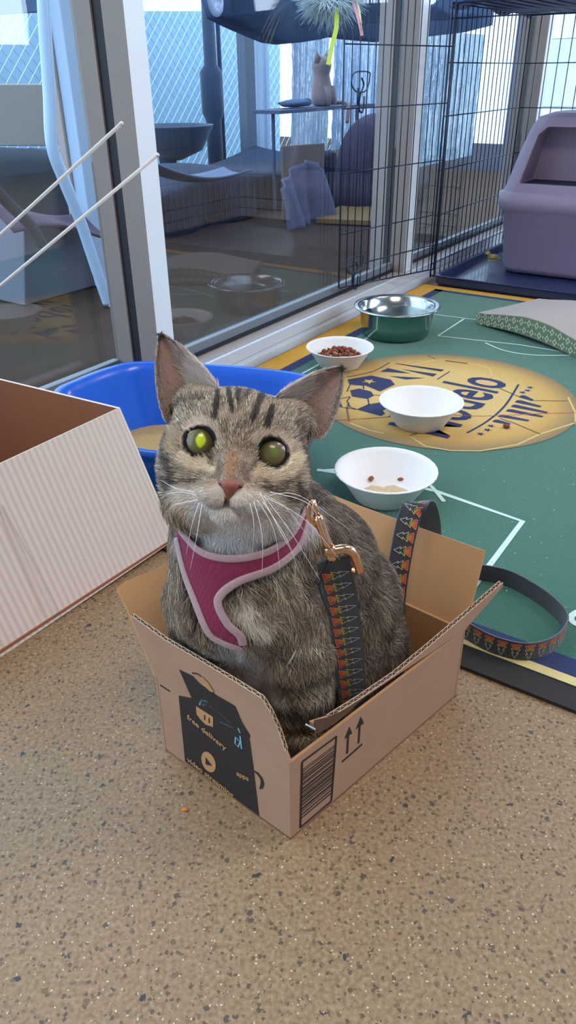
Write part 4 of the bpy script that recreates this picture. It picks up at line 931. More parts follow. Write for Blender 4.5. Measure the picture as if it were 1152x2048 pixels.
# ---- fur: strands grown on the body and the ear shells ----
def tri_sample(Vt, Ft, dens):
    A, B_, C_ = Vt[Ft[:, 0]], Vt[Ft[:, 1]], Vt[Ft[:, 2]]; ar = np.linalg.norm(np.cross(B_-A, C_-A), axis=1)/2; k = rng.poisson(ar*dens(A, (A+B_+C_)/3)); ix_ = np.repeat(np.arange(len(Ft)), k)
    u = rng.random(len(ix_)); v = rng.random(len(ix_)); s_ = u+v > 1; u[s_] = 1-u[s_]; v[s_] = 1-v[s_]
    return A[ix_]+u[:, None]*(B_-A)[ix_]+v[:, None]*(C_-A)[ix_], ix_
Tr = np.concatenate([Q[:, [0, 1, 2]], Q[:, [0, 2, 3]]])
def faceness(P):
    e = (P-H0)@HR/KP; return np.clip((170-np.linalg.norm(e*np.array([1, 1, .8]), axis=-1))/30, 0, 1)
def dens(A, M):
    vw = CAMP-M; vw = vw/np.linalg.norm(vw, axis=1, keepdims=True); g = sgrad(M); fr = (g*vw).sum(1); base_ = np.where(fr > -.35, 1., .22)
    f_ = faceness(M); lowb = np.where(M[:, 2] < .035, .3, 1.); return base_*lowb*(1.9e6+2.6e6*f_)
Rt, _ = tri_sample(V, Tr, dens)
Nr = sgrad(Rt); fcn = faceness(Rt); e = (Rt-H0)@HR/KP
# keep the eyes and the nose leather clear
keep = np.ones(len(Rt), bool)
for sgn in (-1, 1): keep &= ~((np.hypot(e[:, 0]-71*sgn, (e[:, 1]-9)/.94) < 36) & (e[:, 2] > -10))
keep &= ~((np.abs(e[:, 0]) < 24*(np.clip((e[:, 1]+92)/36, 0.1, 1))) & (e[:, 1] < -52) & (e[:, 1] > -92) & (e[:, 2] > 40))
# under the harness the coat is pressed flat
dP = Rt-CAMP; dp_ = dP@FW; a_ = dP@RT/dp_*F; b_ = -(dP@UP)/dp_*F; Xr = np.stack([576+a_*CR+b_*SR, 1024-a_*SR+b_*CR], -1)
under = inside(Xr, outl) & (dp_ < .70) & ((Nr*(-dP)).sum(1) > 0) & (Xr[:, 1] > 1080)
keep &= ~(under & (dist(Xr, outl) > 4)); Rt, Nr, fcn, e, Xr, under = Rt[keep], Nr[keep], fcn[keep], e[keep], Xr[keep], under[keep]
# growth direction: away from the nose on the face, down and back on the body
radial = (e-np.array([0, -60, 90]))@HR.T; radial /= np.linalg.norm(radial, axis=1, keepdims=True)
down = np.tile(np.array([.12, .10, -1.]), (len(Rt), 1)); back = np.clip((Rt[:, 1]-.56)/.05, 0, 1)[:, None]*np.array([.8, .5, 0]); bdir = down+back
chest = np.exp(-((Xr[:, 0]-470)/110)**2-((Xr[:, 1]-1300)/110)**2)[:, None]; bdir = bdir+chest*((Xr[:, :1]-470)/160)*ix[None, :]
flow = radial*fcn[:, None]+bdir*(1-fcn[:, None])
jit = (np.stack([vnoise(Rt+k*3.1, 120) for k in range(3)], 1)-.5)*.9+(rng.random((len(Rt), 3))-.5)*.7; flow = flow+jit*(.45+.75*(1-fcn[:, None]))
flow -= Nr*(flow*Nr).sum(1)[:, None]; flow /= np.linalg.norm(flow, axis=1, keepdims=True)+1e-9
ln = .0066+.0150*(1-fcn)+.004*chest[:, 0]; muz = np.clip((60-np.linalg.norm((e-np.array([0, -40, 90]))*np.array([1, .8, .5]), axis=1))/30, 0, 1)*fcn; ln = ln*(1-.6*muz); cheek = np.clip((np.abs(e[:, 0])-95)/40, 0, 1)*fcn; ln += .005*cheek
ln *= rng.uniform(.45, 1.2, len(Rt)); ln[under] *= .2
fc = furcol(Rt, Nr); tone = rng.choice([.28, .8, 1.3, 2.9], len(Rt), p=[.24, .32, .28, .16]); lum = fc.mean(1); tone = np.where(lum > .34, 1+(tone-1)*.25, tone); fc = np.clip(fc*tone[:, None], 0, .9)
lift = .50*(1-fcn)+.36*fcn
# ear strands
ET = np.array([f[:3] for f in EARF]+[(f[0], f[2], f[3]) for f in EARF]); Re, ie = tri_sample(EARV, ET, lambda A, M: np.full(len(A), 2.6e6))
EI = np.array([EARI[i] for i in ET[ie][:, 0]]); fnn = np.cross(EARV[ET[:, 1]]-EARV[ET[:, 0]], EARV[ET[:, 2]]-EARV[ET[:, 0]]); fnn /= np.linalg.norm(fnn, axis=1, keepdims=True)+1e-12; Ne = fnn[ie]
Ne = np.where((EI[:, 0] > .5)[:, None] == ((Ne@hf) > 0)[:, None], -Ne, Ne)
rimd = np.minimum(np.minimum(EI[:, 2], 1-EI[:, 2]), (1-EI[:, 1])*1.2); inner = (EI[:, 0] < .5)
kp_ = ~inner | (rimd < .16) | (rng.random(len(Re)) < .4) | (EI[:, 1] < .3); Re, EI, Ne, rimd, inner = Re[kp_], EI[kp_], Ne[kp_], rimd[kp_], inner[kp_]
ft = np.array([(hx*EI[i, 3]*.75+hy*.75) for i in range(len(Re))]) if len(Re) else np.zeros((0, 3)); innerup = (inner & (EI[:, 2] < .5)) ; ft = np.where(innerup[:, None], ft+hx*EI[:, 3:4]*.5, ft)
ft -= Ne*(ft*Ne).sum(1)[:, None]; ft += (rng.random(ft.shape)-.5)*.45; ft /= np.linalg.norm(ft, axis=1, keepdims=True)
le = np.where(inner, np.where((EI[:, 2] < .35) & (EI[:, 1] < .6), .011, .0045), .004)*rng.uniform(.5, 1.1, len(Re))*np.where(EI[:, 1] > .95, 1.25, 1.)
ce = np.where(inner[:, None], L_(206, 184, 172), L_(130, 112, 98))*rng.uniform(.6, 1.2, len(Re))[:, None]; ce = np.where((inner & (EI[:, 1] < .45) & (EI[:, 2] < .4))[:, None], L_(226, 210, 198), ce); ce = np.where((EI[:, 1] > .9)[:, None], L_(84, 70, 62), ce)
PR = np.concatenate([Rt, Re]); NR_ = np.concatenate([Nr, Ne]); FL = np.concatenate([flow, ft]); LN = np.concatenate([ln, le]); CL = np.concatenate([fc, ce]); LF = np.concatenate([lift, np.where(inner, .25, .2)])
n = len(PR); K = 4; pts = np.empty((n, K, 3), np.float32)
for k in range(K):
    s_ = k/(K-1); bend = LF[:, None]*(1-.55*s_); pts[:, k] = PR-base+LN[:, None]*s_*(FL*(1-bend)+NR_*bend)-NR_*.0005+((rng.random((n, 3))-.5)*.0011*s_)
hc = bpy.data.hair_curves.new('fur'); hc.add_curves([K]*n); hc.attributes['position'].data.foreach_set('vector', pts.ravel())
ra = hc.attributes.get('radius') or hc.attributes.new('radius', 'FLOAT', 'POINT'); rad = np.tile(np.array([.00016, .00015, .00011, .00003], np.float32), n); ra.data.foreach_set('value', rad)
ca = hc.attributes.new('col', 'FLOAT_COLOR', 'CURVE'); ca.data.foreach_set('color', np.concatenate([CL, np.ones((n, 1))], 1).astype(np.float32).ravel())
hm = bpy.data.materials.new('fur_strands'); hm.use_nodes = True; nt = hm.node_tree; B = nt.nodes['Principled BSDF']; at_ = nt.nodes.new('ShaderNodeAttribute'); at_.attribute_name = 'col'; nt.links.new(at_.outputs['Color'], B.inputs['Base Color']); B.inputs['Roughness'].default_value = .55; B.inputs['Specular IOR Level'].default_value = .35
hc.materials.append(hm); fo = bpy.data.objects.new('fur', hc); COL.objects.link(fo); fo.parent = cat; fo['kind'] = 'stuff'
print('FUR', n, 'BODY', len(V))
# ================= WIRE CRATE =================
wire = mat('black_coated_wire', (22, 40, 66), .35, .3, spec=.6)
WZ = (.07, .115, .215, .345, .49, .625, .765)
def panel(mb, a, b, z0a, z0b, z1, sp=.027, rows=WZ, r=.0016, skip=()):
    """vertical wires between floor points a and b; horizontal wires at rows"""
    L__ = np.linalg.norm(b-a); k_ = int(round(L__/sp)); d = (b-a)/k_
    for i in range(k_+1):
        p = a+d*i; zb = z0a+(z0b-z0a)*i/k_; mb.tube([p+Z*zb, p+Z*z1], r*(1.35 if i in (0, k_) else 1), 6)
    for z_ in rows: mb.tube([a+Z*z_, b+Z*z_], r*1.15, 6)
cs0, cs1, cn0, cn1 = .93, 1.60, .035, 1.12
crate = thing('wire_crate', 'large black wire crate along the window with its door swung open', 'crate', wp((cs0+cs1)/2, (cn0+cn1)/2, 0))
for a, b in (((cs0, cn0), (cs1, cn0)), ((cs1, cn0), (cs1, cn1)), ((cs0, cn1), (cs1, cn1))):
    m = MB(); panel(m, wp(*a), wp(*b), .03, .03, .765, .037); m.build('wire_panel', wire, crate, smooth=True)
m = MB(); panel_t = [wp(cs0, cn0, .765), wp(cs0, cn1, .765), wp(cs1, cn1, .765), wp(cs1, cn0, .765)]; m.tube(panel_t, .0024, 6, closed=True)
for i in range(1, 26): q = i/26; m.tube([panel_t[0]*(1-q)+panel_t[1]*q, panel_t[3]*(1-q)+panel_t[2]*q], .0015, 5)
m.build('top_panel', wire, crate, smooth=True)
m = MB(); m.tube([wp(cs0, cn0, .03), wp(cs0, cn0, .765)], .0028, 8); m.tube([wp(cs0, cn0, .035), wp(cs0, cn1, .035)], .0022, 8); m.tube([wp(cs0, cn1, .03), wp(cs0, cn1, .765)], .0028, 8); m.tube([wp(cs0, cn0+.012, .03), wp(cs0, cn0+.012, .765)], .0018, 8); m.tube([wp(cs0, cn0, .73), wp(cs0, cn1, .73)], .0018, 8)
m.build('front_frame', wire, crate, smooth=True)
pan = mat('navy_plastic_pan', (34, 46, 84), .35, noise=.1, nscale=5, coat=.2)
m = MB(); e_ = .012
def rr_(s0, s1, n0, n1, z, r=.03, k=6):
    out = []
    for (cs_, cn_, a0) in ((s1-r, n1-r, 0), (s0+r, n1-r, 90), (s0+r, n0+r, 180), (s1-r, n0+r, 270)):
        for i in range(k+1): a = math.radians(a0+90*i/k); out.append(wp(cs_+r*math.cos(a), cn_+r*math.sin(a), z))
    return out
a_ = (cs0+.004, cs1-.01, cn0+.008, cn1-.008)
m.loft([rr_(a_[0]+.01, a_[1]-.01, a_[2]+.01, a_[3]-.01, .001), rr_(*a_, .012), rr_(*a_, .034), rr_(a_[0]+.004, a_[1]-.004, a_[2]+.004, a_[3]-.004, .036), rr_(a_[0]+.010, a_[1]-.010, a_[2]+.010, a_[3]-.010, .033), rr_(a_[0]+.016, a_[1]-.016, a_[2]+.016, a_[3]-.016, .008)])
m.build('pan', pan, crate, smooth=False)
# swung-open door panel
dA = wp(.905, .055); dB = wp(.455, -.032); m = MB(); dv_ = dB-dA; Ld = np.linalg.norm(dv_); dn_ = np.cross(dv_/Ld, Z)
def dz(px, py): return PP(px, py, dA, dn_)[2]
rows = [dz(705, 88), dz(705, 217), dz(700, 345), dz(700, 465)]; zlow = dz(760, 517); zb0, zb1 = dz(860, 540), dz(682, 575)
kk = 15
for i in range(kk+1):
    q = i/kk; p = dA+dv_*q; m.tube([p+Z*(zb0+(zb1-zb0)*q), p+Z*.80], .0016 if 0 < i < kk else .0024, 6)
for z_ in rows+[.80]: m.tube([dA+Z*z_, dB+Z*z_], .0018, 6)
m.tube([dA+Z*zb0, dB+Z*zb1], .0022, 6); m.tube([dA+Z*zlow, dA+dv_*(1-3/kk)+Z*zlow], .0019, 6); m.tube([dA+dv_*(1-2.3/kk)+Z*zlow, dB+Z*zlow], .0019, 6)
door = m.build('door', wire, crate, smooth=True)
def dp(q, z_, off=.004): return dA+dv_*q+Z*z_+dn_*(off if dn_@(CAMP-dA) > 0 else -off)
for zc in (zlow, dz(715, 165)):
    m = MB(); w_ = 1.15/kk; c0 = 1-2.0/kk
    m.tube(cr([dp(c0-w_*.9, zc+.022), dp(c0+w_*.6, zc+.022), dp(c0+w_, zc+.006), dp(c0+w_*.9, zc-.008), dp(c0+w_*.4, zc-.020), dp(c0-w_*.5, zc-.020), dp(c0-w_*.9, zc-.004), dp(c0-w_, zc+.010)], 5, closed=True), .0016, 6, closed=True)
    m.tube(cr([dp(c0-w_*.1, zc+.010), dp(c0-w_*.35, zc-.006), dp(c0, zc-.028), dp(c0+.004, zc-.060), dp(c0-w_*.35, zc-.064), dp(c0-w_*.45, zc-.030)], 6), .0022, 6); m.tube([dp(c0+w_*.25, zc-.012), dp(c0+w_*.25, zc-.050)], .0026, 6)
    door['_w'] = crate['_w']; m.build('latch', wire, door, smooth=True)
# ---- blanket on the crate ----
blk = mat('blue_fleece', (62, 108, 180), .95, noise=.3, nscale=30, bump=.6, bscale=120, sheen=.4)
m = MB()
def bl_(a, b):
    n_ = cn0-.02+(cn1-cn0+.04)*a; s_ = cs0+.03+(cs1-cs0+.02)*b; z_ = .7735+.006*(math.sin(9*a+3*b)+1)*abs(math.sin(5*b+2*a))
    if a < .04: z_ -= .02*(1-a/.04)*(.7+.3*math.sin(14*b))
    return wp(s_, n_, z_)
m.grid(bl_, 50, 30); tag(m.build('fleece_blanket', blk, smooth=True, solid=.006), 'blue fleece blanket thrown over the top of the wire crate', 'blanket')
# ---- hooded litter box ----
mauve = mat('mauve_grey_plastic', (166, 148, 172), .45, noise=.05, nscale=5, bump=.15, bscale=500)
lb = thing('hooded_litter_box', 'mauve-grey hooded litter box standing in the wire crate', 'litter box', wp(1.35, .385, .012))
n0_, n1_, s0_, s1_ = .158, .59, 1.19, 1.545
m = MB(); m.loft([rr_(s0_+.02, s1_-.02, n0_+.015, n1_-.015, .013, .05), rr_(s0_+.01, s1_-.01, n0_+.008, n1_-.008, .03, .05), rr_(s0_-.005, s1_+.005, n0_-.012, n1_+.012, .205, .06), rr_(s0_-.014, s1_+.014, n0_-.026, n1_+.026, .212, .065), rr_(s0_-.018, s1_+.018, n0_-.032, n1_+.032, .235, .065), rr_(s0_-.016, s1_+.016, n0_-.030, n1_+.030, .262, .065), rr_(s0_+.0, s1_-.0, n0_-.010, n1_+.010, .268, .06)]); m.build('pan', mauve, lb, smooth=True)
m = MB(); hood = [rr_(s0_-.006, s1_+.006, n0_-.020, n1_+.020, .262, .06), rr_(s0_-.002, s1_, n0_-.010, n1_+.010, .29, .06), rr_(s0_+.015, s1_-.01, n0_+.010, n1_-.010, .37, .06), rr_(s0_+.035, s1_-.02, n0_+.034, n1_-.034, .45, .06), rr_(s0_+.05, s1_-.03, n0_+.05, n1_-.05, .478, .06), rr_(s0_+.075, s1_-.05, n0_+.085, n1_-.085, .490, .06)]
m.loft(hood); ho = m.build('hood', mauve, lb, smooth=False)
m = MB(); def_ = lambda s_, n_, z_: wp(s_, n_, z_)
prof = [(n0_+.045, .292), (n0_+.075, .430), (n0_+.10, .452), (n1_-.10, .452), (n1_-.075, .430), (n1_-.045, .292)]
m.loft([[wp(s0_-.05, n_, z_) for n_, z_ in prof], [wp(s0_+.13, n_, z_-.0) for n_, z_ in prof]]); cut = m.build('cutter', mauve, lb)
bpy.context.view_layer.update(); md = ho.modifiers.new('b', 'BOOLEAN'); md.object = cut; md.operation = 'DIFFERENCE'; md.solver = 'EXACT'
dg = bpy.context.evaluated_depsgraph_get(); dg.update(); nm = bpy.data.meshes.new_from_object(ho.evaluated_get(dg)); ho.modifiers.clear(); ho.data = nm; bpy.data.objects.remove(cut)
bv = ho.modifiers.new('bevel', 'BEVEL'); bv.width = .006; bv.segments = 3; bv.limit_method = 'ANGLE'; bv.angle_limit = .7
m = MB(); m.poly([wp(s0_+.012, n_, z_) for n_, z_ in ((n0_+.052, .2925), (n1_-.052, .2925))]+[wp(s0_+.125, n_, .2925) for n_ in (n1_-.052, n0_+.052)]); m.build('entry_floor', mat('dark_slot_shade', (44, 52, 78), .9), lb, solid=.001)  # dark sheet painted for the shaded inside of the entry slot
# ---- little rubber chicken ----
rc = mat('pale_yellow_rubber', (176, 164, 112), .6); q = PW(985, 512, cn0+.05); base_ = G(985, 520, .04)
ch = thing('rubber_chicken', 'tiny yellow rubber chicken toy on the edge of the crate pan', 'toy', (base_[0], base_[1], .034))
m = MB(); B0 = np.array([base_[0], base_[1], .034]); m.ell(B0+Z*.016+U*.0, (.018, .010, .010)); m.tube([B0+Z*.018+np.array([-.008, 0, 0]), B0+Z*.026+np.array([-.016, 0, 0])], [.008, .006], 8); m.ell(B0+Z*.028+np.array([-.018, 0, 0]), (.008, .007, .007)); m.tube([B0+Z*.014+np.array([.012, 0, 0]), B0+Z*.004+np.array([.030, 0, 0])], [.006, .002], 8); m.ell(B0+Z*.004, (.014, .009, .004))
m.build('body', rc, ch, smooth=True); m = MB(); m.ell(B0+Z*.035+np.array([-.017, 0, 0]), (.006, .002, .003)); m.ell(B0+Z*.027+np.array([-.027, 0, 0]), (.004, .002, .002)); m.build('comb', mat('red_rubber', (190, 90, 80), .6), ch, smooth=True)
# ---- feather teaser hanging from the crate door ----
fth = mat('pale_blue_feather', (186, 212, 226), .8, noise=.15, nscale=60); fz = np.array(PP(662, 25, dA, dn_)); fz = fz+(CAMP-fz)*.04
fe = thing('feather_teaser', 'fluffy pale blue feather teaser with lime and pink ribbons hanging from the crate door', 'toy', fz)
m = MB(); k_s = PX(fz)[2]/F
for i in range(900):
    a = rng.uniform(-.05, math.pi+.05); L__ = rng.uniform(30, 66)*k_s; dr = cx*math.cos(a)*1.15-cy*(math.sin(a)*.5)+(-FW)*rng.uniform(-.35, .35); dr /= np.linalg.norm(dr)
    p0 = fz+cy*30*k_s+cx*rng.uniform(-18, 18)*k_s; p1 = p0+dr*L__*.6; p2 = p0+dr*L__-Z*.004+np.array(rng.uniform(-.004, .004, 3)); m.tube([p0, p1, p2], [.0006, .0008, .0002], 3)
m.build('feathers', fth, fe, smooth=True)
m = MB(); m.tube(cr([fz+cy*28*k_s, fz+cy*60*k_s, dp(.97, .80, .002)], 4), .0008, 5); m.build('cord', mat('white_cord', (214, 220, 226), .7), fe)
def rib(pts, w_, mt, nm_):
    m = MB(); P = cr([fz+cx*(x-662)*k_s-cy*(y-25)*k_s-FW*.01 for x, y in pts], 6); m.stroke(P, w_*k_s, -FW); m.build(nm_, mt, fe, solid=.0006)
rib([(672, 20), (672, 60), (664, 95), (656, 135)], 9, mat('lime_ribbon', (196, 226, 96), .5), 'lime_ribbon'); rib([(700, -4), (712, 30), (720, 60), (723, 77)], 6, mat('pink_ribbon', (226, 170, 196), .5), 'pink_ribbon'); rib([(708, -6), (718, 30), (722, 74)], 4, mat('yellow_ribbon', (232, 232, 180), .5), 'yellow_ribbon')
# ---- suction cup on the glass ----
m = MB(); c_ = PW(431, 4, -.05); sc = []
for r_, h_ in ((.001, .004), (.010, .004), (.0125, .007), (.024, .001), (.0245, 0), (.001, 0)): sc.append([c_+N*h_+(U*math.cos(t)+Z*math.sin(t))*r_ for t in np.linspace(0, 2*math.pi, 33)[:-1]])
m.loft(sc); tag(m.build('suction_cup', mat('milky_blue_vinyl', (150, 178, 224), .25, alpha=.85), smooth=True), 'milky blue suction cup stuck to the window pane', 'suction cup')
# ================= PATIO BEYOND THE GLASS =================
def pbox(name, label, cat_, px, n_, dep, mt, kind=None, group=None, bevel=.004, base_z=None, parent=None):
    """block whose room-side face is traced on the vertical plane n = n_"""
    P = [PW(x, y, n_) for x, y in px]
    if base_z is not None: P = [np.array([p[0], p[1], base_z]) if i >= len(P)-2 else p for i, p in enumerate(P)]
    m = MB(); m.prism(P, -N*dep); o = m.build(name, mt, parent, bevel=bevel)
    if parent is None: tag(o, label, cat_, group, kind)
    return o
steelg = mat('galvanised_wire', (206, 226, 240), .3, .5)
# chain-link fence
m = MB(); fs0, fs1, fz1, nF_ = -1.6, 7.2, 2.2, -2.9; pitch = .075
k_ = 0; s_ = fs0-fz1
while s_ < fs1:
    for sg in (1, -1):
        a0, a1 = (s_, 0.), (s_+fz1, fz1)
        if sg < 0: a0, a1 = (s_, fz1), (s_+fz1, 0.)
        t0 = max(0, (fs0-a0[0])/(a1[0]-a0[0])); t1 = min(1, (fs1-a0[0])/(a1[0]-a0[0]))
        if t1 > t0: m.tube([wp(a0[0]+(a1[0]-a0[0])*t, nF_+.002*sg, a0[1]+(a1[1]-a0[1])*t) for t in (t0, t1)], .0019, 4, cap=False)
    s_ += pitch*math.sqrt(2)*.75
cf = thing('chain_link_fence', 'galvanised chain-link fence closing the patio beyond the windows', 'fence', wp(1.5, nF_, 0)); m.build('wire_netting', steelg, cf)
m = MB(); m.tube([wp(fs0, nF_, fz1), wp(fs1, nF_, fz1)], .018, 10); m.build('rail', steelg, cf, smooth=True)
for s_ in (-.6, 6.2): m = MB(); m.tube([wp(s_, nF_-.03, 0), wp(s_, nF_-.03, fz1)], .02, 10); m.build('post', steelg, cf, smooth=True)
# privacy screen behind the fence
scr = mat('pale_blue_privacy_screen', (170, 206, 232), .8, noise=.10, nscale=4)
pbox('privacy_screen', 'pale blue privacy sheet hung on the fence left of the cat tree', 'sheet', [(-120, -60), (262, -60), (262, 22), (560, 22), (560, 420), (-120, 420)], nF_-.05, .01, scr, bevel=0)
pbox('garden_wall', None, None, [(-400, 330), (1300, 290), (1500, 700), (-700, 700)], -3.6, .1, mat('pale_garden_wall', (120, 138, 160), .9, noise=.1, nscale=2), bevel=0)
bpy.data.objects['garden_wall'].name = 'wall_garden'; bpy.data.objects['wall_garden']['kind'] = 'structure'
# awning / roof strip above the patio
aw = mat('dark_blue_canvas', (52, 74, 112), .9, noise=.15, nscale=6)
m = MB()
def awf(a, b): s_ = .2+a*1.1; zb = .66+(.05*math.cos(a*math.pi*5)+.02*math.cos(a*23)); return wp(s_, -.75-.5*b, .70+.16*abs(b-.5)*2) if False else wp(s_, -.62-.55*b, .72-.055*math.sin(math.pi*b)+.02*math.sin(9*a))
top_px = [(455, -10), (466, 30), (500, 48), (540, 66), (572, 80), (600, 84), (640, 78), (680, 66), (730, 74), (790, 80), (860, 72), (930, 64), (985, 50)]
P = [PW(x, y, -.62) for x, y in top_px]; ringsA = [[p+Z*.35 for p in P], P, [p-N*.10-Z*.004 for p in P], [p-N*.12+Z*.35 for p in P]]
vs = [q for r in ringsA for q in r]; kx = len(P); m.add(vs, [(i*kx+j, i*kx+j+1, (i+1)*kx+j+1, (i+1)*kx+j) for i in range(3) for j in range(kx-1)]); tag(m.build('canvas_hammock', aw, smooth=True, solid=.004), 'dark blue sagging canvas hammock hung high outside the middle windows', 'hammock')
# patio post and pale frames
greyp = mat('grey_painted_post', (92, 104, 122), .6); palep = mat('pale_frame', (176, 198, 224), .5)
def vpost(name, label, x0, x1, ytop, n_, mt, dep=.05, cat_='post', zt=2.2, group=None):
    a = PW(x0, ytop, n_); b = PW(x1, ytop, n_); m = MB(); A = a*np.array([1, 1, 0]); B_ = b*np.array([1, 1, 0]); m.hexa([A, B_, B_-N*dep, A-N*dep, A+Z*zt, B_+Z*zt, B_-N*dep+Z*zt, A-N*dep+Z*zt]); return tag(m.build(name, mt, bevel=.003), label, cat_, group)
vpost('patio_post', 'grey square patio post beyond the middle window', 494, 512, 200, -1.85, greyp, .06)
vpost('patio_post', 'pale narrow upright just right of the grey patio post', 517, 527, 200, -1.9, palep, .03)
vpost('patio_post', 'second pale narrow upright right of the grey patio post', 533, 540, 200, -1.9, palep, .03)
vpost('patio_post', 'pale upright frame seen through the left window pane', 146, 176, 200, -.9, palep, .05, zt=1.6)
vpost('patio_post', 'tan upright board beside the pale frame in the left window', 110, 132, 150, -.95, mat('tan_board', (178, 164, 158), .8), .03, zt=1.5)
# crinkled plastic strip curtains
def curtain(label, x0, x1, y0, y1, n_, col):
    cm = mat('crinkled_clear_film', col, .12, .0, noise=.5, nscale=60, bump=1., bscale=55, spec=1., coat=1.); a = PW(x0, y0, n_); b = PW(x1, y0, n_); zb = max(.02, PW(x0, y1, n_)[2])
    m = MB(); nA, nB = 90, 26; L__ = np.linalg.norm((b-a)[:2]); r2 = np.random.default_rng(5); ph = r2.uniform(0, 6, 30)
    def f(u, v):
        p = a+(b-a)*u; p = np.array([p[0], p[1], a[2]*(1-v)+zb*v]); w_ = sum(math.sin(u*L__*(60+23*k)+ph[k]+v*(2+k)) for k in range(6))*.004+.003*math.sin(v*40+u*90); return p-N*(.0+w_)
    m.grid(f, nA, nB); return tag(m.build('strip_curtain', cm, smooth=True), label, 'curtain', 'crinkled plastic curtains outside')
curtain('crinkled silvery plastic curtain outside the middle window, behind the perched cat', 582, 660, 60, 320, -1.95, (176, 196, 224))
curtain('crinkled silvery plastic curtain outside the window behind the crate door', 668, 768, 60, 300, -1.95, (160, 184, 220))
curtain('crinkled silvery plastic curtain outside, left of the litter box', 856, 968, 60, 330, -1.2, (180, 204, 236))
# cat tree with scratching post and perches
plush = mat('slate_plush', (44, 60, 86), .95, noise=.3, nscale=40, bump=.8, bscale=200, sheen=.4)
def base_at(x, y, n_): p = PW(x, y, n_); return np.array([p[0], p[1], 0.])
bt = base_at(425, 200, -2.3); ct = thing('cat_tree', 'slate plush cat tree with a stout post outside the middle window', 'cat tree', bt)
m = MB(); m.tube([bt, bt+Z*.36, bt+Z*.40, bt+Z*.62, bt+Z*.66, bt+Z*1.0], [.05, .05, .07, .07, .04, .036], 14); m.build('post', plush, ct, smooth=True)
m = MB(); m.hexa([bt-U*.14-N*.14, bt+U*.14-N*.14, bt+U*.14+N*.14, bt-U*.14+N*.14]+[bt-U*.14-N*.14+Z*.03, bt+U*.14-N*.14+Z*.03, bt+U*.14+N*.14+Z*.03, bt-U*.14+N*.14+Z*.03]); m.build('base', plush, ct, bevel=.01)
m = MB(); m.tube([bt+U*.09+Z*.03, bt+U*.09+Z*.95], .014, 10); m.build('post', plush, ct, smooth=True)
tb = base_at(346, 300, -2.15); zt_ = PW(346, 250, -2.15)[2]; zb_ = PW(346, 320, -2.15)[2]
tub = thing('plush_tub', 'dark slate plush tub bed on a stand, left of the cat tree', 'cat bed', tb); m = MB()
m.lathe([(.001, zb_), (.05, zb_), (.17, zb_+.05), (.235, zt_-.01), (.24, zt_), (.225, zt_), (.16, zb_+.06), (.001, zb_+.03)], tb, 28); m.build('bowl', plush, tub, smooth=True); m = MB(); m.tube([tb+U*-.05, tb-U*.05+Z*(zb_+.03)], .05, 12); m.build('stand', plush, tub, smooth=True)
# hammock of grey cloth
gh = mat('grey_sling_cloth', (96, 112, 140), .95, noise=.15, nscale=20)
m = MB(); A_ = PW(300, 322, -1.08); B_ = PW(505, 338, -1.08)
m.grid(lambda a, b: A_*(1-a)+B_*a-Z*(.045*math.sin(math.pi*a)+.02*math.sin(math.pi*b))-N*.16*b, 24, 8); tag(m.build('sling_bed', gh, smooth=True, solid=.006), 'sagging light grey cloth sling below the plush tub outside', 'cat bed')
for x, lab in ((312, 'left leg frame'), (500, 'right leg frame')): pass
# low dark bench covered by cloth
m = MB(); A_ = PW(318, 372, -1.30); B_ = PW(670, 345, -1.30)
def bench(a, b):
    p = A_*(1-a)+B_*a; zt = (.17+.03*math.sin(7*a)+.05*a)
    if b < .5: q = b*2; return np.array([p[0], p[1], 0])+N*.03*math.sin(20*a)*(1-q)+Z*(.002+(zt-.002)*q)
    q = (b-.5)*2; return np.array([p[0], p[1], 0])+Z*(zt+.03*math.sin(math.pi*q)*math.sin(5*a))-N*.55*q
m.grid(bench, 60, 14); tag(m.build('covered_bench', mat('dark_teal_blanket', (30, 44, 70), .95, noise=.4, nscale=16, bump=.5, bscale=60), smooth=True, solid=.006), 'low bench under a dark teal blanket outside the middle window', 'bench')
# cardboard panel and rumpled cloth
pbox('cardboard_sheet', 'upright brown cardboard sheet outside, under the perched cat', 'cardboard', [(566, 292), (650, 286), (648, 404), (568, 430)], -1.08, .012, mat('dull_cardboard', (104, 92, 86), .9, noise=.15, nscale=14), base_z=0)
m = MB(); c_ = base_at(626, 380, -.92); m.grid(lambda a, b: c_+U*(-.22+.44*a)+N*(.02*math.sin(9*a+2*b)+.015*math.sin(31*a))-N*.05*b+Z*(.002+(.27-.18*abs(a-.55))*b+.004*math.sin(19*a)*b), 40, 16)
tag(m.build('rumpled_cloth', mat('lilac_grey_cloth', (86, 90, 116), .95, noise=.45, nscale=22, bump=.8, bscale=70), smooth=True, solid=.004), 'rumpled lilac-grey cloth heaped against the cardboard sheet outside', 'cloth')
# dark dome bed
c_ = base_at(752, 330, -.98); dmm = mat('dark_plum_felt', (44, 42, 66), .95, noise=.2, nscale=20)
m = MB(); rgs = []
zT = PW(752, 226, -.98)[2]
for i in range(12): q = i/11; rgs.append([c_+U*(.30*math.cos(math.pi/2*q**1.4)+.004)*math.cos(t)+N*(.18*math.cos(math.pi/2*q**1.4)+.004)*math.sin(t)+Z*(zT*math.sin(math.pi/2*q)) for t in np.linspace(0, 2*math.pi, 33)[:-1]])
m.loft(rgs); tag(m.build('dome_bed', dmm, smooth=True), 'large dark plum dome cat bed outside behind the crate door', 'cat bed')
m = MB(); m.prism([G(x, y, .001) for x, y in ((632, 446), (690, 414), (800, 424), (770, 452))], Z*.02); tag(m.build('play_mat', mat('mustard_foam', (120, 92, 50), .9)), 'mustard play mat lying on the patio in front of the dome bed', 'mat')
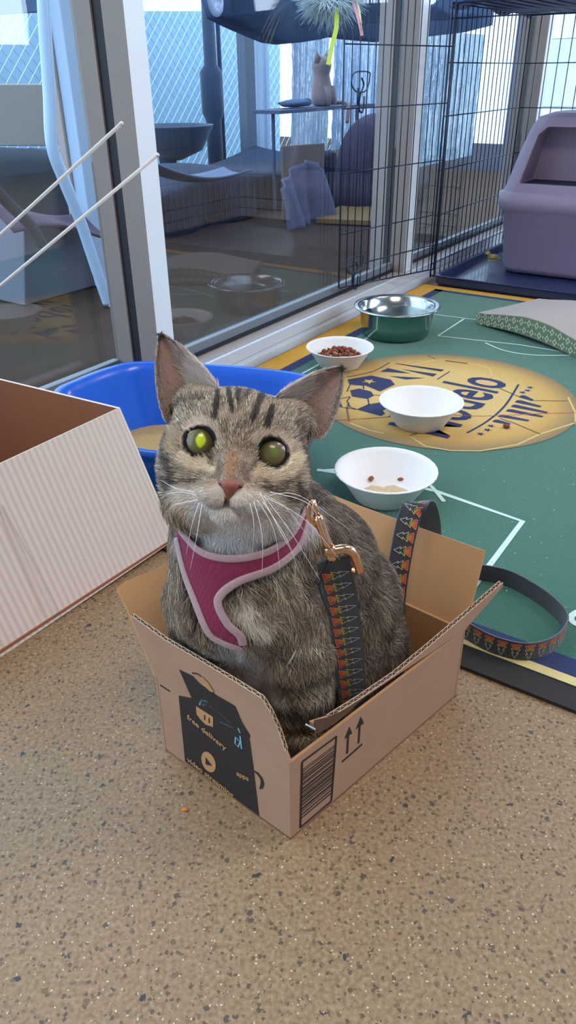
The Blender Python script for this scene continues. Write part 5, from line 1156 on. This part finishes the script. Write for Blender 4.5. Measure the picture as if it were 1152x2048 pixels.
# plank shelf with cushion and cat
wd = mat('weathered_plank', (70, 80, 108), .8, noise=.2, nscale=12); nP = -1.2
a = PW(560, 212, nP); b = PW(750, 214, nP); zt_ = (a[2]+b[2])/2; sh = thing('plank_shelf', 'narrow weathered plank shelf outside the middle window', 'shelf', np.array([(a[0]+b[0])/2, (a[1]+b[1])/2, 0]))
A = np.array([a[0], a[1], zt_]); B_ = np.array([b[0], b[1], zt_]); m = MB(); m.prism([A, B_, B_-Z*.016, A-Z*.016], -N*.16); m.build('plank', wd, sh, bevel=.002)
for p in (A+(B_-A)*.06, A+(B_-A)*.94): m = MB(); q = p-N*.08; m.tube([q*np.array([1, 1, 0]), q-Z*.016], .009, 8); m.build('leg', wd, sh)
cu = PW(618, 200, nP); cu = np.array([cu[0], cu[1], zt_+.003])-N*.08; m = MB(); m.ell(cu+Z*.018, (.125, .06, .018), np.stack([U, N, Z], 1), noise=.06); m.ell(cu+U*.11+Z*.02, (.03, .02, .018), np.stack([U, N, Z], 1)); tag(m.build('cushion', mat('dark_slate_cushion', (64, 82, 116), .9, noise=.2, nscale=30), smooth=True), 'flat dark cushion lying on the plank shelf outside', 'cushion')
tanf = bpy.data.materials.new('tan_fur'); tanf = mat('tan_fur', (140, 118, 116), .95, noise=.35, nscale=60, bump=.8, bscale=300, sheen=.3)
kb = PW(668, 207, nP); kb = np.array([kb[0], kb[1], zt_+.001])-N*.07; RU = np.stack([U, N, Z], 1); m = MB()
zh = PW(662, 125, nP)[2]
secs = [(.001, .0, .04, .035), (.012, 0, .062, .05), (.05, .0, .068, .055), (.095, -.004, .062, .05), (.135, -.008, .052, .042), (.165, -.010, .046, .038), (.19, -.01, .052, .044), (.215, -.01, .056, .048), (.24, -.01, .048, .042), (.258, -.01, .024, .022), (.262, -.01, .004, .004)]
sc_ = (zh+.03-zt_)/.262
rgs = [[kb+U*(du+ru*math.cos(t))+N*(rn*math.sin(t))+Z*z_*sc_ for t in np.linspace(0, 2*math.pi, 25)[:-1]] for z_, du, ru, rn in secs]; m.loft(rgs)
for sg in (-1, 1): m.tube([kb+U*(-.01+sg*.034)+Z*.232*sc_, kb+U*(-.01+sg*.050)+Z*.285*sc_], [.024, .002], 8); m.tube([kb+U*sg*.03+N*.04+Z*.09, kb+U*sg*.026+N*.055+Z*.008], [.018, .013], 8)
m.tube(cr([kb+U*.05-N*.02+Z*.02, kb+U*.10+N*.0+Z*.012, kb+U*.11+N*.085+Z*.006, kb+U*.09+N*.10-Z*.08], 5), .010, 8)
tag(m.build('cat', tanf, smooth=True), 'tan cat sitting upright on the plank shelf beyond the glass', 'cat')
# ---- left pane: pieces of outdoor furniture ----
pbox('cream_board', 'cream painted board outside the left window pane', 'board', [(-60, 168), (162, 168), (162, 292), (-60, 292)], -1.75, .03, mat('cream_paint', (176, 172, 160), .8, noise=.1, nscale=5), base_z=None)
pbox('shade_roller', 'blue-grey roller shade across the top of the left window view', 'shade', [(-80, -60), (96, -60), (96, 24), (-80, 34)], -1.1, .04, mat('blue_grey_canvas', (88, 124, 164), .8, noise=.1, nscale=8))
m = MB(); A_ = PW(-90, 312, -1.22); B_ = PW(205, 300, -1.22)
m.grid(lambda a, b: np.array([*(A_*(1-a)+B_*a)[:2], 0])+Z*(.003+(A_[2]-.02+.02*math.sin(5*a))*min(1, b*2))-N*.4*max(0, b*2-1)+N*.02*math.sin(12*a)*(1-b), 40, 12); tag(m.build('draped_sofa', mat('dark_slate_throw', (46, 58, 70), .95, noise=.45, nscale=9, bump=.6, bscale=40), smooth=True, solid=.006), 'dark slate throw draped over an outdoor seat in the left window', 'sofa')
m = MB(); A_ = PW(20, 418, -.80); B_ = PW(215, 428, -.80); m.grid(lambda a, b: A_*(1-a)+B_*a+Z*(.02*math.sin(4*a+2*b)-.06*(1-b))-N*.12*b, 24, 10); tag(m.build('plum_blanket', mat('plum_wool', (74, 60, 78), .95, noise=.2, nscale=20, bump=.5, bscale=80), smooth=True, solid=.008), 'folded plum blanket on the grey crate outside the left pane', 'blanket')
pbox('grey_crate', 'grey storage crate outside the left pane, under the plum blanket', 'crate', [(48, 438), (212, 452), (214, 560), (40, 560)], -.92, .22, mat('grey_plastic', (90, 94, 108), .6, noise=.08, nscale=8), base_z=0)
# pale bent tube leg, and dark strap
tubm = mat('pale_blue_white_tube', (186, 212, 240), .3)
m = MB(); P = cr([PW(x, y, -.70) for x, y in ((84, -60), (90, 60), (98, 180), (104, 290), (128, 360), (160, 440), (190, 530), (217, 610))], 6); P.append(P[-1]*np.array([1, 1, 0])+Z*.001); m.tube(P, .0165, 12); tag(m.build('bent_tube', tubm, smooth=True), 'pale bent chair tube slanting down behind the left pane', 'chair leg')
m = MB(); P = cr([PW(x, y, -.60) for x, y in ((-30, 360), (20, 410), (60, 450), (84, 490))], 5); m.tube(P, .015, 8); tag(m.build('dark_strap', mat('black_strap', (34, 38, 52), .8), smooth=True), 'dark strap hanging at the far left behind the left pane', 'strap')
m = MB(); P = [PW(x, y, -1.08) for x, y in ((-20, 400), (30, 480), (84, 572))]; P[-1][2] = .006; m.tube(P, .008, 8); tag(m.build('thin_rod', tubm, smooth=True), 'thin pale rod leaning at the far left behind the left pane', 'rod')
# ---- bits and pieces on the floor ----
m = MB(); q = G(370, 1620); m.ell(q+Z*.001, (.0035, .0022, .001), noise=.2); tag(m.build('orange_crumb', mat('orange_crumb', (206, 120, 40), .7), smooth=True), 'small orange crumb on the floor left of the box', 'crumb')
m = MB(); r3 = np.random.default_rng(11)
for i in range(260):
    s_ = r3.uniform(s_near+.02, .62); n_ = r3.uniform(.45, 1.1); p = wp(s_, n_, MZ+.0012); r_ = r3.uniform(.0005, .0014); m.ell(p, (r_, r_*r3.uniform(.6, 1), r_*.7), k=6, l=4)
tag(m.build('litter_crumbs', mat('pale_litter_crumbs', (214, 206, 184), .9)), 'pale litter crumbs scattered over the green soccer mat', 'crumbs', kind='stuff')
# ================= LIGHT =================
w = bpy.data.worlds.new('world'); SC.world = w; w.use_nodes = True; nt = w.node_tree; bg = nt.nodes['Background']
bg.inputs[0].default_value = (.60, .80, 1, 1); bg.inputs[1].default_value = 3.3
def area(name, loc, target, sx, sy, e, col):
    l = bpy.data.lights.new(name, 'AREA'); l.shape = 'RECTANGLE'; l.size = sx; l.size_y = sy; l.energy = e; l.color = col
    o = bpy.data.objects.new(name, l); COL.objects.link(o); o.location = [float(x) for x in loc]
    d = Vector([float(a-b) for a, b in zip(target, loc)]); o.rotation_euler = d.to_track_quat('-Z', 'Y').to_euler(); return o
area("ceiling_lamp", wp(-1.6, 1.5, 2.55), wp(-1.4, 1.4, 0), 1.2, .6, 25, (1, .90, .78))
area('ceiling_lamp', wp(.6, 1.9, 2.55), wp(.6, 1.6, 0), 1.2, .6, 25, (1, .93, .88))
area('window_daylight', wp(3.9, 1.6, 1.6), wp(0, .6, 0), 2.0, 1.4, 45, (.66, .82, 1))
area('side_daylight_fill', wp(1.4, 3.5, 1.5), wp(.2, 0, .2), 2.2, 1.5, 100, (.62, .80, 1))  # unseen fill added to brighten room-facing sides; the wall behind has no window
SC.view_settings.view_transform = 'Standard'; SC.view_settings.look = 'None'; SC.view_settings.gamma = 1; SC.view_settings.exposure = .13
for o in bpy.data.objects:
    if '_w' in o: del o['_w']
